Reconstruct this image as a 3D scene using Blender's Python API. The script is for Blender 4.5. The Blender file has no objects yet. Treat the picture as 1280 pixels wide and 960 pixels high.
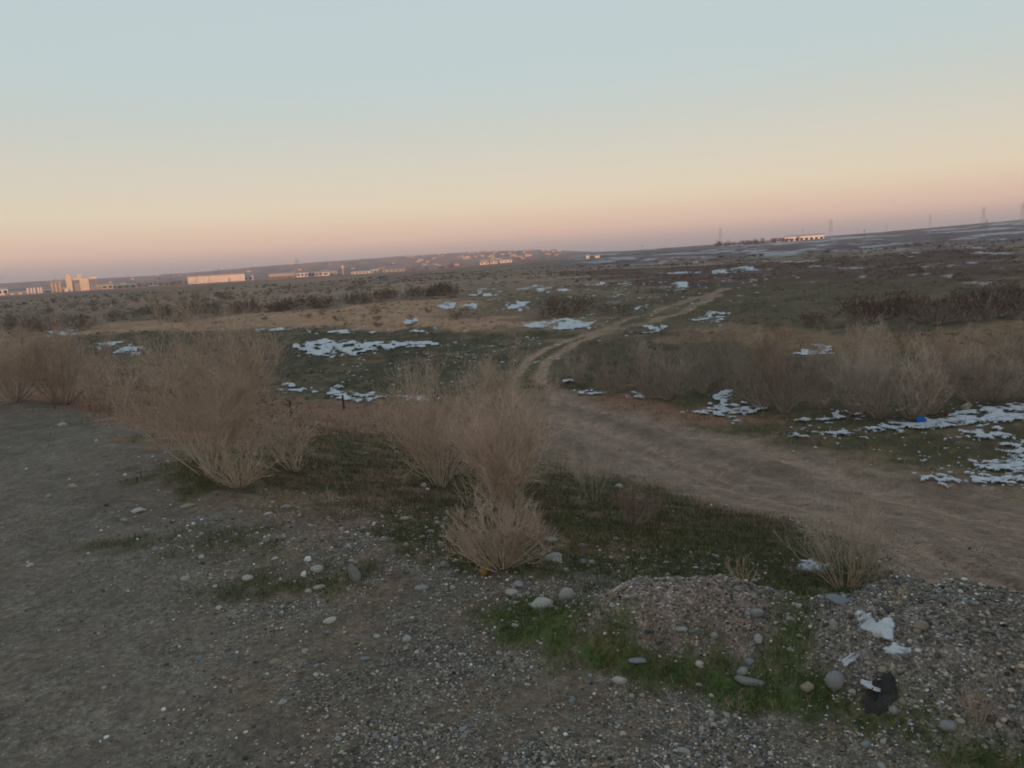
import bpy, math, random
import numpy as np

S = bpy.context.scene
COL = S.collection
rad = math.radians

# ------------------------------------------------------------------ camera
F_PX, PW, PH = 925.0, 1280.0, 960.0          # focal length in photo pixels
PITCH, ROLL = rad(9.33), rad(3.43)
CAM = np.array([0.0, 0.0, 2.0])
fwd = np.array([0, math.cos(PITCH), -math.sin(PITCH)])
r0 = np.array([1.0, 0, 0]); u0 = np.array([0, math.sin(PITCH), math.cos(PITCH)])
rgt = math.cos(ROLL) * r0 - math.sin(ROLL) * u0
upv = math.sin(ROLL) * r0 + math.cos(ROLL) * u0
cd = bpy.data.cameras.new("camera"); cam = bpy.data.objects.new("camera", cd); COL.objects.link(cam)
cd.sensor_width = 36.0; cd.lens = 36.0 * F_PX / PW
cd.clip_start = 0.05; cd.clip_end = 40000
import mathutils
M4 = mathutils.Matrix(((rgt[0], upv[0], -fwd[0], CAM[0]), (rgt[1], upv[1], -fwd[1], CAM[1]),
                       (rgt[2], upv[2], -fwd[2], CAM[2]), (0, 0, 0, 1)))
cam.matrix_world = M4
S.camera = cam

# ------------------------------------------------------------------ light, sky, exposure
S.view_settings.view_transform = 'Standard'; S.view_settings.look = 'None'
S.view_settings.exposure = 0.0; S.view_settings.gamma = 1.0
S.render.engine = 'CYCLES'
S.cycles.filter_width = 1.75
S.cycles.volume_bounces = 0
SUN_EL, SUN_AZ = rad(1.2), rad(186)          # low behind the camera

def lin(c):
    out = []
    for v in c:
        v = v / 255.0
        out.append(v / 12.92 if v <= 0.04045 else ((v + 0.055) / 1.055) ** 2.4)
    return tuple(out)

world = bpy.data.worlds.new("World"); S.world = world; world.use_nodes = True
nt = world.node_tree; N = nt.nodes; N.clear()
wo = N.new('ShaderNodeOutputWorld'); addw = N.new('ShaderNodeAddShader')
sky = N.new('ShaderNodeTexSky'); sky.sky_type = 'NISHITA'; sky.sun_disc = False
sky.sun_elevation = SUN_EL; sky.sun_rotation = SUN_AZ; sky.altitude = 400
b1 = N.new('ShaderNodeBackground'); b1.inputs[1].default_value = 0.05
nt.links.new(sky.outputs[0], b1.inputs[0])
tc = N.new('ShaderNodeTexCoord'); sep = N.new('ShaderNodeSeparateXYZ')
nt.links.new(tc.outputs['Generated'], sep.inputs[0])
asn = N.new('ShaderNodeMath'); asn.operation = 'ARCSINE'; nt.links.new(sep.outputs[2], asn.inputs[0])
mp = N.new('ShaderNodeMapRange'); mp.inputs[1].default_value = rad(-10); mp.inputs[2].default_value = rad(90)
nt.links.new(asn.outputs[0], mp.inputs[0])
ramp = N.new('ShaderNodeValToRGB'); nt.links.new(mp.outputs[0], ramp.inputs[0])
SKY = [(-10, (140, 128, 128)), (0.0, (147, 150, 162)), (0.7, (156, 153, 161)), (1.25, (180, 164, 163)), (2.0, (211, 181, 170)),
       (3.0, (217, 191, 175)), (4.4, (218, 203, 183)), (7.3, (206, 200, 188)), (10, (194, 198, 192)),
       (12.8, (186, 199, 200)), (18, (184, 198, 202)), (35, (166, 184, 195)), (90, (140, 158, 178))]
els = ramp.color_ramp.elements
while len(els) > 1: els.remove(els[-1])
for i, (e, c) in enumerate(SKY):
    p = (e + 10) / 100.0
    el = els[0] if i == 0 else els.new(p)
    el.position = p; el.color = lin(c) + (1,)
b2 = N.new('ShaderNodeBackground'); b2.inputs[1].default_value = 1.0
nt.links.new(ramp.outputs[0], b2.inputs[0])
nt.links.new(b1.outputs[0], addw.inputs[0]); nt.links.new(b2.outputs[0], addw.inputs[1])
nt.links.new(addw.outputs[0], wo.inputs[0])

sd = bpy.data.lights.new("sun", 'SUN'); sun = bpy.data.objects.new("sun", sd); COL.objects.link(sun)
sd.energy = 5.0; sd.angle = rad(0.5); sd.color = (1.0, 0.50, 0.26)
sdir = mathutils.Vector((math.sin(SUN_AZ) * math.cos(SUN_EL), math.cos(SUN_AZ) * math.cos(SUN_EL), math.sin(SUN_EL)))
sun.rotation_euler = sdir.to_track_quat('Z', 'Y').to_euler()

# ------------------------------------------------------------------ helpers
def tag(o, label=None, cat=None, group=None, kind=None):
    if label: o['label'] = label
    if cat: o['category'] = cat
    if group: o['group'] = group
    if kind: o['kind'] = kind
    return o

def hsh(ix, iy, s):
    n = (ix.astype(np.int64) * 374761393 + iy.astype(np.int64) * 668265263 + s * 974634777) & 0xffffffff
    n = ((n ^ (n >> 13)) * 1274126177) & 0xffffffff
    n = ((n ^ (n >> 16)) * 2246822519) & 0xffffffff
    return ((n ^ (n >> 15)) & 0xffffff) / float(0xffffff)

def vnoise(x, y, s=0):
    ix = np.floor(x); iy = np.floor(y); fx = x - ix; fy = y - iy
    fx = fx * fx * (3 - 2 * fx); fy = fy * fy * (3 - 2 * fy)
    a = hsh(ix, iy, s); b = hsh(ix + 1, iy, s); c = hsh(ix, iy + 1, s); d = hsh(ix + 1, iy + 1, s)
    return (a + (b - a) * fx) * (1 - fy) + (c + (d - c) * fx) * fy

def fbm(x, y, s=0, o=4):
    v = 0; a = 0.5; t = 0
    for k in range(o):
        v = v + a * vnoise(x * 2 ** k + 17.3 * k, y * 2 ** k - 9.1 * k, s + k * 7); t += a; a *= 0.55
    return v / t

def sst(a, b, x):
    t = np.clip((x - a) / (b - a), 0, 1)
    return t * t * (3 - 2 * t)

def pix_ray(px, py):
    px = np.asarray(px, float); py = np.asarray(py, float)
    d = fwd[None] * F_PX + rgt[None] * (px[:, None] - PW / 2) - upv[None] * (py[:, None] - PH / 2)
    return d / np.linalg.norm(d, axis=1)[:, None]

def project(P):
    v = np.atleast_2d(P) - CAM
    z = v @ fwd
    return 640 + F_PX * (v @ rgt) / z, 480 - F_PX * (v @ upv) / z, z

def seg_dist(x, y, poly):
    """distance and side sign to an open polyline"""
    best = np.full(x.shape, 1e18); sg = np.ones(x.shape)
    for (ax, ay), (bx, by) in zip(poly[:-1], poly[1:]):
        dx, dy = bx - ax, by - ay
        t = np.clip(((x - ax) * dx + (y - ay) * dy) / (dx * dx + dy * dy), 0, 1)
        ex, ey = x - ax - t * dx, y - ay - t * dy
        d = ex * ex + ey * ey
        cr = dx * (y - ay) - dy * (x - ax)
        m = d < best
        best = np.where(m, d, best); sg = np.where(m, np.sign(cr), sg)
    return np.sqrt(best), sg

def poly_sd(x, y, poly):
    """signed distance to a closed polygon, negative inside"""
    best = np.full(x.shape, 1e18); ins = np.zeros(x.shape, bool)
    n = len(poly)
    for i in range(n):
        ax, ay = poly[i]; bx, by = poly[(i + 1) % n]
        dx, dy = bx - ax, by - ay
        t = np.clip(((x - ax) * dx + (y - ay) * dy) / (dx * dx + dy * dy + 1e-20), 0, 1)
        ex, ey = x - ax - t * dx, y - ay - t * dy
        best = np.minimum(best, ex * ex + ey * ey)
        c = (ay > y) != (by > y)
        if dy != 0:
            ins ^= c & (x < ax + dx * (y - ay) / dy)
    d = np.sqrt(best)
    return np.where(ins, -d, d)

# ------------------------------------------------------------------ terrain
def flat_pts(pp, z=0.0):
    d = pix_ray([p[0] for p in pp], [p[1] for p in pp])
    t = (z - CAM[2]) / d[:, 2]
    return (CAM[None] + d * t[:, None])[:, :2]

EDGE = flat_pts([(0, 497), (130, 535), (215, 590), (330, 645), (480, 680), (620, 702), (740, 725), (960, 748), (1130, 752), (1280, 800), (1420, 880)])
e0 = EDGE[0] + (EDGE[0] - EDGE[1]) / np.linalg.norm(EDGE[0] - EDGE[1]) * 4000
e1 = EDGE[-1] + (EDGE[-1] - EDGE[-2]) / np.linalg.norm(EDGE[-1] - EDGE[-2]) * 4000
EDGE = [tuple(e0)] + [tuple(p) for p in EDGE] + [tuple(e1)]
DROP = 2.3
HEAP1 = flat_pts([(845, 800)])[0]; HEAP2 = flat_pts([(1190, 868)])[0]; HEAP3 = flat_pts([(420, 690)])[0]

HILL_PX = [(-300, 9), (100, 10), (200, 9), (330, 12), (420, 14), (500, 15), (580, 15), (640, 13), (690, 10.5), (715, 7), (750, 3), (800, 1), (860, 0), (2200, 0)]
RIDGE_PX = [(-300, 0), (560, 0), (640, 2), (720, 5), (860, 7), (1000, 8), (1280, 12), (1500, 14), (2200, 14)]

def height(x, y):
    r = np.hypot(x, y); az = np.arctan2(x, y)
    d, sg = seg_dist(x, y, EDGE)
    d = d * sg
    t = np.clip(d / 9.5, 0, 1)
    prof = 0.55 * t + 0.45 * t * t * (3 - 2 * t)
    z = -DROP * prof
    # small relief
    z += (fbm(x * 1.7, y * 1.7, 3, 4) - 0.5) * 0.10 * sst(-1.0, 1.5, d) + (fbm(x * 1.1, y * 1.1, 5, 4) - 0.5) * 0.035
    z += (fbm(x / 5.0, y / 5.0, 11, 3) - 0.5) * 0.5 * sst(6, 14, d)
    z += (fbm(x / 28.0, y / 28.0, 13, 3) - 0.5) * 1.3 * sst(35, 80, r) * (1 - 0.6 * sst(300, 900, r))
    z += (fbm(x / 170.0, y / 170.0, 15, 3) - 0.5) * 2.2 * sst(200, 500, r)
    # gravel heaps dumped on the shoulder
    def heap(c, ax, ay, rot, h, s):
        cx, cy = x - c[0], y - c[1]
        u = cx * math.cos(rot) + cy * math.sin(rot); v = -cx * math.sin(rot) + cy * math.cos(rot)
        q = (np.abs(u) / ax) ** 2.4 + (np.abs(v) / ay) ** 2.4
        return h * np.exp(-q) * (0.8 + 0.5 * fbm(x * 4, y * 4, s, 3))
    z += heap(HEAP1, 0.58, 0.24, rad(-12), 0.34, 21)
    z += heap(HEAP2, 0.66, 0.40, rad(-38), 0.46, 23)
    z += heap(HEAP3, 0.75, 0.30, rad(-25), 0.10, 25)
    # far country
    front = np.cos(az) > 0.1
    pxx = 640 + F_PX * np.tan(np.clip(az, -1.2, 1.2))
    hh = np.interp(pxx, [p[0] for p in HILL_PX], [p[1] for p in HILL_PX]) / F_PX
    hh = hh * (0.93 + 0.14 * fbm(pxx / 45.0, r / 900.0, 31, 4))
    z += np.where(front, hh * 4600 * sst(1650, 4500, r), 0)
    rr = np.interp(pxx, [p[0] for p in RIDGE_PX], [p[1] for p in RIDGE_PX]) / F_PX
    z += np.where(front, rr * 3000 * (0.35 * sst(250, 1500, r) + 0.65 * sst(700, 3000, r)), 0)
    # unseen ridge, added behind the camera to shade the near plain
    z += 30 * sst(-260, -520, y) * (0.9 + 0.2 * fbm(x / 300.0, y / 300.0, 41, 3)) * (1 - sst(60, 100, np.degrees(np.arccos(np.clip(-y / np.maximum(r, 1e-6), -1, 1)))))
    return z

def at(px, py):
    """points where the sight lines through photo pixels meet the ground"""
    px = np.atleast_1d(np.asarray(px, float)); py = np.atleast_1d(np.asarray(py, float))
    D = pix_ray(px, py)
    n = len(px)
    ts = 1.2 * 1.045 ** np.arange(195); A = np.empty(n); B = np.empty(n)
    for c in range(0, n, 200):
        d = D[c:c + 200]; p = CAM[None, None] + d[:, None] * ts[None, :, None]
        below = p[..., 2] < height(p[..., 0].ravel(), p[..., 1].ravel()).reshape(p.shape[:2])
        below[:, -1] = True
        k = below.argmax(1); B[c:c + 200] = ts[k]; A[c:c + 200] = np.where(k > 0, ts[np.maximum(k - 1, 0)], 0.9)
    for _ in range(18):
        m = 0.5 * (A + B); p = CAM + D * m[:, None]
        below = p[:, 2] < height(p[:, 0], p[:, 1])
        B = np.where(below, m, B); A = np.where(below, A, m)
    p = CAM + D * B[:, None]
    p[:, 2] = height(p[:, 0], p[:, 1])
    return p

def lp(P):
    P = np.atleast_2d(P)
    return np.stack([np.arctan2(P[:, 0], P[:, 1]), np.log(np.hypot(P[:, 0], P[:, 1]))], 1)

def region(pp):
    return [tuple(q) for q in lp(at([p[0] for p in pp], [p[1] for p in pp]))]

# ------------------------------------------------------------------ ground sheet
az_f = np.arange(-45, 45.01, 0.16)
az_b = np.arange(48, 312.1, 3.0)
AZ = np.radians(np.concatenate([az_f, az_b]))
rs = [0.7]
while rs[-1] < 7000:
    r = rs[-1]; h = 2.0 if r < 4 else 4.3
    rs.append(r + min(max(2.0 * r * r / (F_PX * h), 0.003 * r), 0.022 * r))
R = np.array(rs)
NA, NR = len(AZ), len(R)
GA, GR = np.meshgrid(AZ, R, indexing='ij')
GX, GY = GR * np.sin(GA), GR * np.cos(GA)
GZ = height(GX, GY)
GA2 = np.where(GA > math.pi, GA - 2 * math.pi, GA); GL = np.log(GR)
NF = len(az_f)

def nlp(k, s, o=4, kl=None):       # noise whose grain grows with distance
    return fbm(GA2 * k, GL * (kl or k), s, o)

def window(P, pad):
    """the stretch of the sheet around a region"""
    A = np.array(P)
    i0 = np.searchsorted(AZ[:NF], A[:, 0].min() - pad); i1 = np.searchsorted(AZ[:NF], A[:, 0].max() + pad)
    lr = np.log(R); j0 = np.searchsorted(lr, A[:, 1].min() - pad); j1 = np.searchsorted(lr, A[:, 1].max() + pad)
    return np.s_[i0:max(i1, i0 + 1), j0:max(j1, j0 + 1)]

def mask(pp, soft=0.02, amp=0.06, k=28, s=0):
    P = region(pp); w = window(P, soft + amp + .02); out = np.zeros(GX.shape)
    a_, l_ = GA2[w], GL[w]
    sd_ = poly_sd(a_, l_, P)
    n = (fbm(a_ * k, l_ * k, 100 + s, 5) - 0.5) * 2 * amp
    out[w] = sst(-soft, soft, -(sd_ + n))
    return out

# ground colours: dry albedos of each kind, some with light and shade painted in
def alb(c, k=2.0): return np.array(lin(c)) * k
C = np.zeros(GX.shape + (3,)); GRAV = np.zeros(GX.shape); GREEN = np.zeros(GX.shape); SNOWF = np.zeros(GX.shape)
def lay(m, c):
    global C
    C = C * (1 - m[..., None]) + alb(c)[None, None] * m[..., None]
n1 = nlp(14, 1, 4); n2 = nlp(45, 2, 4); n3 = nlp(130, 3, 3)
C[:] = alb((80, 71, 59))
lay(sst(0.42, 0.62, n1) * 0.8, (62, 60, 47)); lay(sst(0.5, 0.7, n2) * 0.5, (93, 78, 64))
# far plain bands
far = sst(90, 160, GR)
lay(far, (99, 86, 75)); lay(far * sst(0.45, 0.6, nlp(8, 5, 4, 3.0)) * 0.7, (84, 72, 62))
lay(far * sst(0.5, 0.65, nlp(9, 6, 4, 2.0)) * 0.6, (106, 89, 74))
lay(sst(800, 1150, GR) * (1 - sst(1500, 2500, GR)) * (1 - sst(.0, .12, GA2)), (110, 76, 64))  # warm tint paints low sunlight onto the plain's far edge
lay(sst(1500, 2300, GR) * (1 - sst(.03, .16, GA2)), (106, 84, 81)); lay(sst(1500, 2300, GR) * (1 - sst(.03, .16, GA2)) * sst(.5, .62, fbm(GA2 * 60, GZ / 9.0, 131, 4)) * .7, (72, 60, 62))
# reddish plain on the right and the snow-flecked rise behind it
m = mask([(830, 372), (700, 340), (880, 332), (1090, 318), (1290, 305), (1290, 372), (1060, 352), (940, 368)], 0.03, 0.1, 14, 1); lay(m * .95, (60, 46, 41))
m = mask([(880, 395), (800, 372), (900, 352), (1080, 348), (1290, 356), (1290, 368), (1080, 376), (980, 385)], 0.03, 0.08, 14, 2); lay(m * .85, (60, 54, 42))
m = mask([(720, 324), (900, 313), (1100, 300), (1290, 288), (1290, 300), (1100, 316), (900, 328), (720, 331)], 0.1, 0.2, 8, 4); lay(m * .7, (78, 72, 58))
ridge = sst(230, 430, GR) * sst(-0.02, 0.14, GA2); lay(ridge, (80, 71, 72)); lay(ridge * sst(.5, .7, fbm(GA2 * 30, 4.3 * F_PX / GR / 2.2, 77, 3)) * .7, (64, 54, 53))
# tan field
m = mask([(60, 412), (180, 402), (330, 391), (470, 382), (560, 374), (640, 384), (760, 398), (700, 414), (560, 416), (440, 411), (330, 410), (200, 414), (100, 418)], 0.03, 0.09, 16, 5); lay(m * .95, (114, 93, 76))
# dark green ground behind the bank
m = mask([(60, 424), (120, 418), (200, 417), (330, 412), (440, 412), (560, 418), (660, 414), (730, 416), (680, 432), (650, 455), (640, 480), (540, 505), (430, 500), (330, 480), (200, 455), (110, 440)], 0.03, 0.08, 20, 6)
lay(m * .94, (47, 48, 37)); GREEN = np.maximum(GREEN, m * .6)
lay(m * sst(.52, .68, nlp(50, 61, 4)) * .7, (82, 70, 56))
m = mask([(540, 390), (660, 374), (760, 372), (860, 378), (800, 396), (700, 402), (610, 398)], 0.04, 0.1, 18, 7); lay(m * .7, (62, 58, 47))
m = mask([(760, 408), (830, 392), (900, 372), (990, 380), (1100, 395), (900, 405), (800, 412)], 0.04, 0.08, 18, 71); lay(m * .75, (60, 55, 43))
# ground under the thicket, darkened to paint shade into its gaps; then the ochre bank
m = mask([(700, 470), (740, 425), (800, 412), (1000, 405), (1290, 395), (1290, 510), (1130, 528), (980, 520), (850, 505), (720, 492)], 0.03, 0.08, 18, 8); lay(m * .9, (54, 50, 41))
m = mask([(800, 428), (900, 400), (1050, 418), (1290, 398), (1290, 440), (1080, 448), (900, 430)], 0.03, 0.1, 18, 81); lay(m * .7, (96, 78, 60))
# green by the track
for i, pp in enumerate([[(690, 480), (730, 470), (800, 488), (900, 490), (960, 515), (1110, 535), (1290, 535), (1290, 585), (1100, 568), (1000, 560), (900, 540), (800, 522), (740, 492)],
           [(560, 640), (700, 590), (800, 595), (900, 640), (1000, 660), (1080, 700), (1190, 740), (1180, 768), (1060, 752), (960, 750), (840, 728), (720, 716), (600, 690)],
           [(300, 600), (330, 560), (440, 530), (520, 540), (640, 560), (640, 610), (560, 650), (480, 660), (400, 620)]]):
    m = mask(pp, 0.03, 0.07, 22, 9 + i); lay(m * .93, (52, 51, 37)); GREEN = np.maximum(GREEN, m)
    lay(m * (sst(.42, .62, nlp(40, 62 + i, 4)) * .75 if i == 2 else sst(.5, .7, nlp(40, 62 + i, 4)) * .6), (80, 66, 53))
# brown dirt terraces
m = mask([(-40, 500), (100, 485), (200, 470), (300, 500), (420, 502), (540, 505), (660, 520), (600, 548), (420, 540), (330, 552), (260, 560), (150, 540), (40, 512)], 0.03, 0.06, 22, 13); lay(m * .95, (90, 71, 60))
m = mask([(690, 500), (790, 493), (870, 508), (1010, 530), (900, 532), (790, 520)], 0.02, 0.05, 22, 14); lay(m * .9, (92, 72, 60))
m = mask([(390, 640), (480, 590), (540, 640), (520, 700), (400, 710), (280, 680), (250, 610)], 0.04, 0.09, 22, 15); lay(m * .8, (86, 71, 61))
m = mask([(660, 690), (740, 660), (850, 655), (850, 680), (760, 700)], 0.03, 0.06, 22, 16); lay(m * .8, (86, 70, 58))
# track
m = mask([(660, 500), (672, 478), (692, 478), (730, 505), (800, 522), (900, 545), (1010, 566), (1120, 590), (1290, 622), (1400, 640), (1400, 800), (1290, 778), (1200, 740), (1100, 690), (1000, 655), (930, 645), (860, 612), (780, 600), (690, 570)], 0.03, 0.05, 22, 17)
TRK = m; lay(m, (91, 80, 71))
lay(m * sst(.46, .6, nlp(60, 70, 4)) * .35, (74, 63, 55)); lay(m * sst(.5, .64, nlp(9, 73, 4)) * .5, (76, 64, 55))
def line(pp, wpx, s):
    P = [tuple(q) for q in lp(at([p[0] for p in pp], [p[1] for p in pp]))]
    w = window(P, wpx * 2 + .02); out = np.zeros(GX.shape)
    dd, _ = seg_dist(GA2[w], GL[w], P)
    out[w] = 1 - sst(wpx * .55, wpx, dd + (fbm(GA2[w] * 60, GL[w] * 60, 80 + s, 4) - .5) * wpx * .9)
    return out
L1 = line([(640, 492), (645, 470), (660, 450), (689, 433), (722, 422), (765, 407), (812, 393), (858, 376), (908, 360)], 0.0095, 1)
L2 = line([(696, 505), (675, 472), (683, 451), (704, 438), (740, 419), (768, 411), (815, 403), (858, 388), (897, 368)], 0.0105, 2)
L3 = line([(768, 409), (745, 403), (700, 399), (640, 404)], 0.009, 3)
Lm = line([(652, 482), (659, 466), (672, 450), (696, 436), (731, 420.5), (760, 411)], .008, 9)
lay(Lm * .8, (60, 57, 42))
for L in (L1, L2): lay(L * .95 * (1 - .25 * sst(35, 60, GR)), (104, 90, 78))
lay(L3 * .6, (98, 86, 72))
R1 = line([(700, 490), (760, 510), (850, 535), (960, 565), (1100, 615), (1290, 665)], 0.028, 4)
R2 = line([(690, 520), (760, 545), (860, 585), (980, 625), (1100, 672), (1290, 745)], 0.028, 5)
lay(np.maximum(R1, R2) * TRK * .6, (106, 92, 82))
GZ -= 0.05 * np.maximum(R1, R2) * TRK + 0.04 * np.maximum(L1, L2)
for k in range(5):   # faint wheel lines between the ruts
    Rk = line([(720, 505 + 9 * k), (850, 543 + 13 * k), (980, 575 + 16 * k), (1290, 650 + 30 * k)], 0.010, 10 + k); lay(Rk * TRK * .4, (70, 61, 55) if k % 2 else (104, 91, 82))
# gravel shoulder
dE, sE = seg_dist(GX, GY, EDGE); dE = dE * sE + (nlp(26, 33, 4) - .5) * 1.6 * np.clip(GR / 7, .3, 1.5)
m = 1 - sst(-0.25, 0.35, dE); m[np.cos(GA) < 0.3] *= 1
SHO = m.copy(); lay(m, (80, 76, 70)); GRAV = np.maximum(GRAV, m)
gd = sst(.42, .60, nlp(12, 34, 4)); leftw = .35 + .65 * sst(-.55, -.2, GA2); lay(m * gd * .85 * leftw, (76, 68, 60)); lay(m * sst(.52, .66, nlp(20, 35, 4)) * .6 * leftw, (83, 72, 62)); GRAV *= (1 - .6 * gd) * (.6 + .4 * sst(-.55, -.2, GA2))
lay(m * sst(.50, .66, nlp(7, 36, 4)) * .5, (66, 63, 58))
for i, (pp, w_) in enumerate([([(180, 585), (290, 570), (310, 605), (250, 622), (190, 605)], .9), ([(100, 680), (220, 668), (330, 664), (330, 690), (200, 688), (110, 692)], .6),
           ([(230, 740), (330, 722), (450, 712), (450, 735), (330, 748)], .7), ([(480, 640), (560, 650), (600, 690), (700, 712), (600, 720), (520, 690), (470, 670)], .85)]):
    mm = mask(pp, 0.03, 0.06, 30, 40 + i) * w_; lay(mm, (58, 56, 38)); GREEN = np.maximum(GREEN, mm)
    GRAV *= 1 - mm
dh1 = np.hypot((GX - HEAP1[0]) * math.cos(rad(-12)) + (GY - HEAP1[1]) * math.sin(rad(-12)), ((GY - HEAP1[1]) * math.cos(rad(-12)) - (GX - HEAP1[0]) * math.sin(rad(-12))) * 2.0)
dh2 = np.hypot((GX - HEAP2[0]) * math.cos(rad(-38)) + (GY - HEAP2[1]) * math.sin(rad(-38)), ((GY - HEAP2[1]) * math.cos(rad(-38)) - (GX - HEAP2[0]) * math.sin(rad(-38))) * 1.4)
nh = (nlp(40, 49, 4) - .5) * .3
hm1 = 1 - sst(.56, .66, dh1 + nh); hm2 = 1 - sst(.58, .74, dh2 + nh)
lay(hm1 * .9, (98, 89, 85)); lay(hm2 * .9, (86, 83, 80)); hm = np.maximum(hm1, hm2); GRAV = np.maximum(GRAV, hm); GREEN *= 1 - hm
mm = mask([(600, 760), (650, 750), (700, 756), (740, 778), (840, 806), (960, 822), (1020, 838), (1080, 880), (1180, 905), (1290, 955), (1290, 985), (1180, 955), (1060, 908), (940, 886), (820, 860), (720, 834), (630, 805)], 0.03, 0.04, 30, 45)
mm = np.maximum(mm, mask([(958, 742), (1030, 742), (1020, 790), (1005, 840), (950, 830), (975, 790)], .03, .05, 30, 47) * .85); lay(mm, (53, 63, 35)); GREEN = np.maximum(GREEN, mm); GRAV *= 1 - mm
lay(mm * sst(.55, .7, nlp(60, 46, 4)) * .7, (70, 62, 46))
# far snow streaks: too far away to be anything but colour
V = F_PX * (2.0 - GZ) / GR      # how far below eye level the ground lies
sn = fbm(GA2 * F_PX / 30.0, V / 1.5 + nlp(60, 90, 3) * 1.5, 91, 4)
f_ = sst(0.02, 0.15, GA2) * (0.55 + 0.45 * ridge) * sst(60, 120, GR)
SNOWF = sst(0.55, 0.68, sn) * f_ * (.14 + .36 * ridge)
sn2 = fbm(GA2 * F_PX / 26.0, V / 2.6, 92, 4)
f2 = sst(55, 90, GR) * (1 - sst(260, 420, GR)) * sst(-0.1, 0.0, GA2)
SNOWF = np.maximum(SNOWF, sst(0.70, 0.78, sn2) * f2 * .55)
C = C * (1 - SNOWF[..., None]) + np.array([.60, .64, .70]) * SNOWF[..., None]
var = (0.70 + 0.60 * n3) * (0.85 + 0.3 * n2)
C = C * np.array([1.16, 1.05, .97])
C = np.clip(C * (var * (1 - SNOWF) + SNOWF)[..., None], 0.01, 0.85)

def new_mesh(name, V, F=None, Q=None, smooth=True, cols=None, attrs=None):
    """mesh from numpy verts, tris F and/or quads Q"""
    me = bpy.data.meshes.new(name)
    V = np.asarray(V, np.float32)
    parts = []; sizes = []
    if F is not None and len(F): parts.append(np.asarray(F, np.int32).ravel()); sizes.append(np.full(len(F), 3, np.int32))
    if Q is not None and len(Q): parts.append(np.asarray(Q, np.int32).ravel()); sizes.append(np.full(len(Q), 4, np.int32))
    idx = np.concatenate(parts); sz = np.concatenate(sizes)
    me.vertices.add(len(V)); me.vertices.foreach_set('co', V.ravel())
    me.loops.add(len(idx)); me.loops.foreach_set('vertex_index', idx)
    me.polygons.add(len(sz)); st = np.concatenate([[0], np.cumsum(sz)[:-1]]).astype(np.int32)
    me.polygons.foreach_set('loop_start', st); me.polygons.foreach_set('loop_total', sz)
    me.polygons.foreach_set('use_smooth', np.full(len(sz), smooth))
    me.update(calc_edges=True)
    if cols is not None:
        a = me.color_attributes.new('tint', 'FLOAT_COLOR', 'POINT')
        c4 = np.ones((len(V), 4), np.float32); c4[:, :3] = cols
        a.data.foreach_set('color', c4.ravel())
    for k, v in (attrs or {}).items():
        a = me.attributes.new(k, 'FLOAT', 'POINT'); a.data.foreach_set('value', np.asarray(v, np.float32).ravel())
    return me

def link(name, me, mat=None, parent=None, loc=(0, 0, 0), rot=(0, 0, 0), scale=(1, 1, 1)):
    o = bpy.data.objects.new(name, me); COL.objects.link(o)
    if mat is not None and me is not None and not me.materials: me.materials.append(mat)
    o.location = loc; o.rotation_euler = rot; o.scale = scale
    if parent: o.parent = parent
    return o

# materials ---------------------------------------------------------
def mk_mat(name, build):
    m = bpy.data.materials.new(name); m.use_nodes = True
    n = m.node_tree.nodes; p = n['Principled BSDF']
    p.inputs['Specular IOR Level'].default_value = 0.25
    build(m.node_tree, n, p); return m

def nd(t, typ, **kw):
    x = t.nodes.new(typ)
    for k, v in kw.items(): setattr(x, k, v)
    return x

def mixc(t, a, b, fac=None, mode='MIX', f=1.0):
    x = nd(t, 'ShaderNodeMix', data_type='RGBA', blend_type=mode)
    x.inputs[0].default_value = f
    if fac is not None: t.links.new(fac, x.inputs[0])
    for v, i in ((a, 6), (b, 7)):
        if hasattr(v, 'is_output'): t.links.new(v, x.inputs[i])
        else: x.inputs[i].default_value = tuple(v) + (1,) if len(v) == 3 else v
    return x.outputs[2]

def noise(t, sc, det=4, co=None, rough=0.6):
    x = nd(t, 'ShaderNodeTexNoise'); x.inputs['Scale'].default_value = sc; x.inputs['Detail'].default_value = det; x.inputs['Roughness'].default_value = rough
    if co is not None: t.links.new(co, x.inputs['Vector'])
    return x

def rng_(t, v, a, b, c, d):
    x = nd(t, 'ShaderNodeMapRange'); t.links.new(v, x.inputs[0])
    for i, q in enumerate((a, b, c, d)): x.inputs[i + 1].default_value = q
    return x.outputs[0]

def plain(name, c, rough=0.85, var=0.35, sc=8.0, c2=None, rnd=0.0, bump=0.0, spec=0.25):
    """paint, wood, stone: a base colour with grain, wear and some spread from object to object"""
    def b(t, n, p):
        co = nd(t, 'ShaderNodeTexCoord').outputs['Object']
        nz = noise(t, sc, 5, co)
        f = rng_(t, nz.outputs[0], .3, .7, 0, 1)
        out = mixc(t, [v * (1 - var) for v in c], [min(v * (1 + var), .9) for v in (c2 or c)], f)
        if rnd:
            oi = nd(t, 'ShaderNodeObjectInfo')
            k = rng_(t, oi.outputs['Random'], 0, 1, 1 - rnd, 1 + rnd)
            cb = nd(t, 'ShaderNodeCombineColor')
            for i in range(3): t.links.new(k, cb.inputs[i])
            out = mixc(t, out, cb.outputs[0], None, 'MULTIPLY')
        t.links.new(out, p.inputs['Base Color'])
        p.inputs['Roughness'].default_value = rough; p.inputs['Specular IOR Level'].default_value = spec
        if bump:
            bp = nd(t, 'ShaderNodeBump'); bp.inputs['Strength'].default_value = bump; bp.inputs['Distance'].default_value = 0.01
            t.links.new(noise(t, sc * 4, 4, co).outputs[0], bp.inputs['Height']); t.links.new(bp.outputs[0], p.inputs['Normal'])
    return mk_mat(name, b)

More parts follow.
